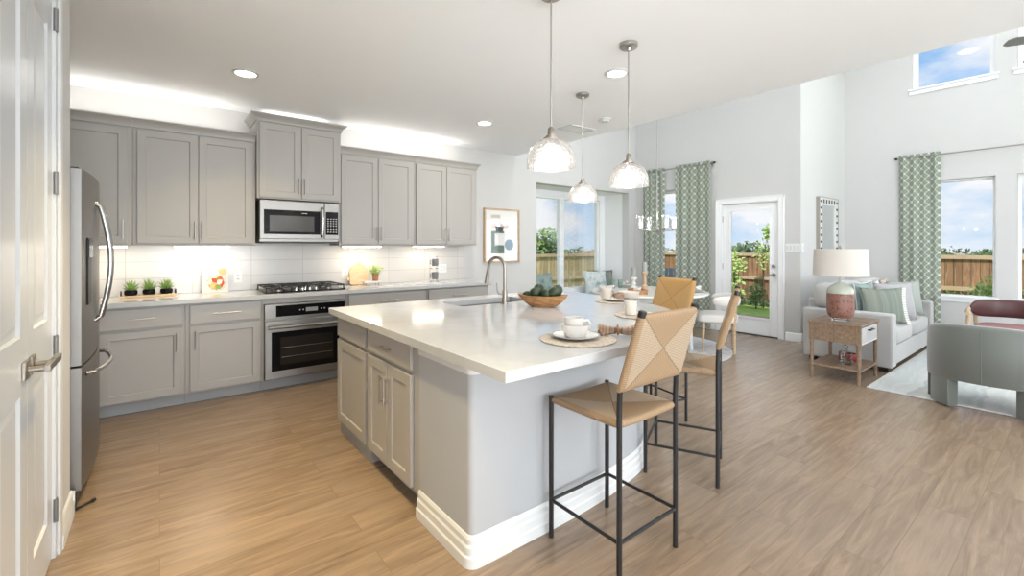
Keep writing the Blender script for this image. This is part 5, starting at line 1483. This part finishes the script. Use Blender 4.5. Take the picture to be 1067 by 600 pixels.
# sage barrel chair, back towards the camera, faces +X
t = thing('barrel_chair', 'sage green velvet barrel chair seen from behind', 'armchair', (5.62, .525, RUGZ), 0)
def shellpt(th, r): return (-r*cos(th)*1.0, r*sin(th))     # th = 0 is the middle of the back
R0, R1 = .385, .285; TM = radians(112)
def topz(th): return .725 - .11*(abs(th)/TM)**2.2 - .015
def botz(th):
    a = abs(th)
    return 0
N_ = 56
def ring(th, zb):
    zt = topz(th); e = .035
    rows = [(R0-.01, zb), (R0, zb+.012), (R0+.004, (zb+zt)/2), (R0, zt-e), (R0-.012, zt-e*.35), (R0-.035, zt), (R1+.03, zt), (R1+.008, zt-e*.4), (R1, zt-e), (R1, zb+.012), (R1+.008, zb)]
    return [shellpt(th, r*(1+.03*abs(sin(th)))) + (z,) for r, z in rows]
def shell(th0, th1, zf, n):
    g = G(); rows = [ring(th0+(th1-th0)*i/n, zf(th0+(th1-th0)*i/n)) for i in range(n+1)]; m = len(rows[0])
    fs = []
    for i in range(n):
        for j in range(m): fs.append((i*m+j, i*m+(j+1) % m, (i+1)*m+(j+1) % m, (i+1)*m+j))
    fs += [tuple(range(m))[::-1], tuple(range(n*m, n*m+m))]
    return g.add([p for r in rows for p in r], fs)
build('backrest', shell(-TM, TM, lambda th: .205+.03*cos(th), N_), M['sage'], t, sharp=50)
def leg(th0, th1):
    g = G(); n = 10; rows = []
    for i in range(n+1):
        th = th0+(th1-th0)*i/n
        rows.append([shellpt(th, r*(1+.03*abs(sin(th)))) + (z,) for r, z in ((R0-.006, 0), (R0-.002, .012), (R0-.002, .245), (R1+.004, .245), (R1+.004, .012), (R1+.008, 0))])
    m = 6; fs = [(i*m+j, i*m+(j+1) % m, (i+1)*m+(j+1) % m, (i+1)*m+j) for i in range(n) for j in range(m)]
    fs += [tuple(range(m))[::-1], tuple(range(n*m, n*m+m))]
    return g.add([p for r in rows for p in r], fs)
for a, b in ((34, 64), (-64, -34), (84, 110), (-110, -84)): build('leg', leg(radians(a), radians(b)), M['sage'], t, sharp=40, bevel=.006)
build('seat', G().blob((.06, 0, .34), (.30, .278, .105), 4, 36, 14), M['sage'], t)
build('back_seam', G().tube([shellpt(radians(2), R0+.0015*k+.003) + (z,) for k, z in ((0, .25), (1, .45), (0, .66))], .0022, n=6), M['sage'], t)

# maroon chair with a wooden frame, faces -X
t = thing('accent_chair', 'low maroon leather chair with oak arms in front of the window', 'armchair', (7.62, .50, RUGZ+.003), 0)
build('seat', G().blob((-.02, 0, .40), (.30, .335, .062), 4.5, 36, 12), M['blush'], t)
def bk(u, v):
    a = radians(-62+124*u); b = 2*pi*v; e = max(.12, (1-abs(2*u-1)**8))**.5
    r = .46 + .028*cos(b)*e; z = .62 + .105*(1 if sin(b) > 0 else -1)*abs(sin(b))**.5*e
    return (-.13 + r*cos(a)*.95, r*sin(a)*.93, z)
g = G().grid(bk, 32, 16, cv=True); g.f.append(tuple(range(16))[::-1]); g.f.append(tuple(range(32*16, 33*16)))
build('backrest', g, M['maroon'], t, sharp=70)
for s in (-1, 1):
    build('leg', G().cyl((-.26, s*.375, 0), (-.24, s*.36, .585), .016, .022, n=12), M['oak'], t)
    build('leg', G().cyl((.30, s*.33, 0), (.20, s*.36, .60), .015, .021, n=12), M['oak'], t)
    build('arm', G().tube([(-.30, s*.362, .588), (-.10, s*.385, .600), (.12, s*.40, .612)], [.020, .024, .020], n=12), M['oak'], t)
    build('seat_rail', G().box(-.25, .26, s*.345-.012, s*.345+.012, .30, .345), M['oak'], t, bevel=.003)
build('seat_frame', G().box(-.25, .26, -.333, .333, .315, .345), M['oak'], t)

# ceiling fan in the high living room
fx, fy, fz = 7.05, -.16, 3.40
t = thing('ceiling_fan', 'grey ceiling fan, only a blade tip showing at the picture edge', 'ceiling fan', (fx, fy, HI-.001))
d = fz-(HI-.001)
build('canopy', G().lathe([(0, 0), (.08, 0), (.07, -.06), (0, -.06)], n=24), M['nickel'], t)
build('downrod', G().cyl((0, 0, -.05), (0, 0, d+.08), .012, n=12), M['nickel'], t)
build('motor', G().lathe([(0, .10), (.05, .09), (.11, .05), (.12, 0), (.10, -.05), (.03, -.08), (0, -.08)], (0, 0, d), 28), M['nickel'], t)
a0 = atan2(.513-fy, 6.653-fx)
for k in range(5):
    a = a0+2*pi*k/5; m = Matrix.Rotation(a, 4, 'Z')
    b = build('blade', G().ext([(.20, -.05), (.74, -.075), (.78, -.05), (.785, .04), (.74, .075), (.20, .05)], 'z', -.005, .005).xf(TR(0, 0, d) @ m @ Matrix.Rotation(radians(10), 4, 'X')), mat('fan_grey', (.17, .165, .16), .4), t)
    build('blade_iron', G().box(.09, .24, -.018, .018, .006, .012).xf(TR(0, 0, d) @ m @ Matrix.Rotation(radians(10), 4, 'X')), M['nickel'], b)
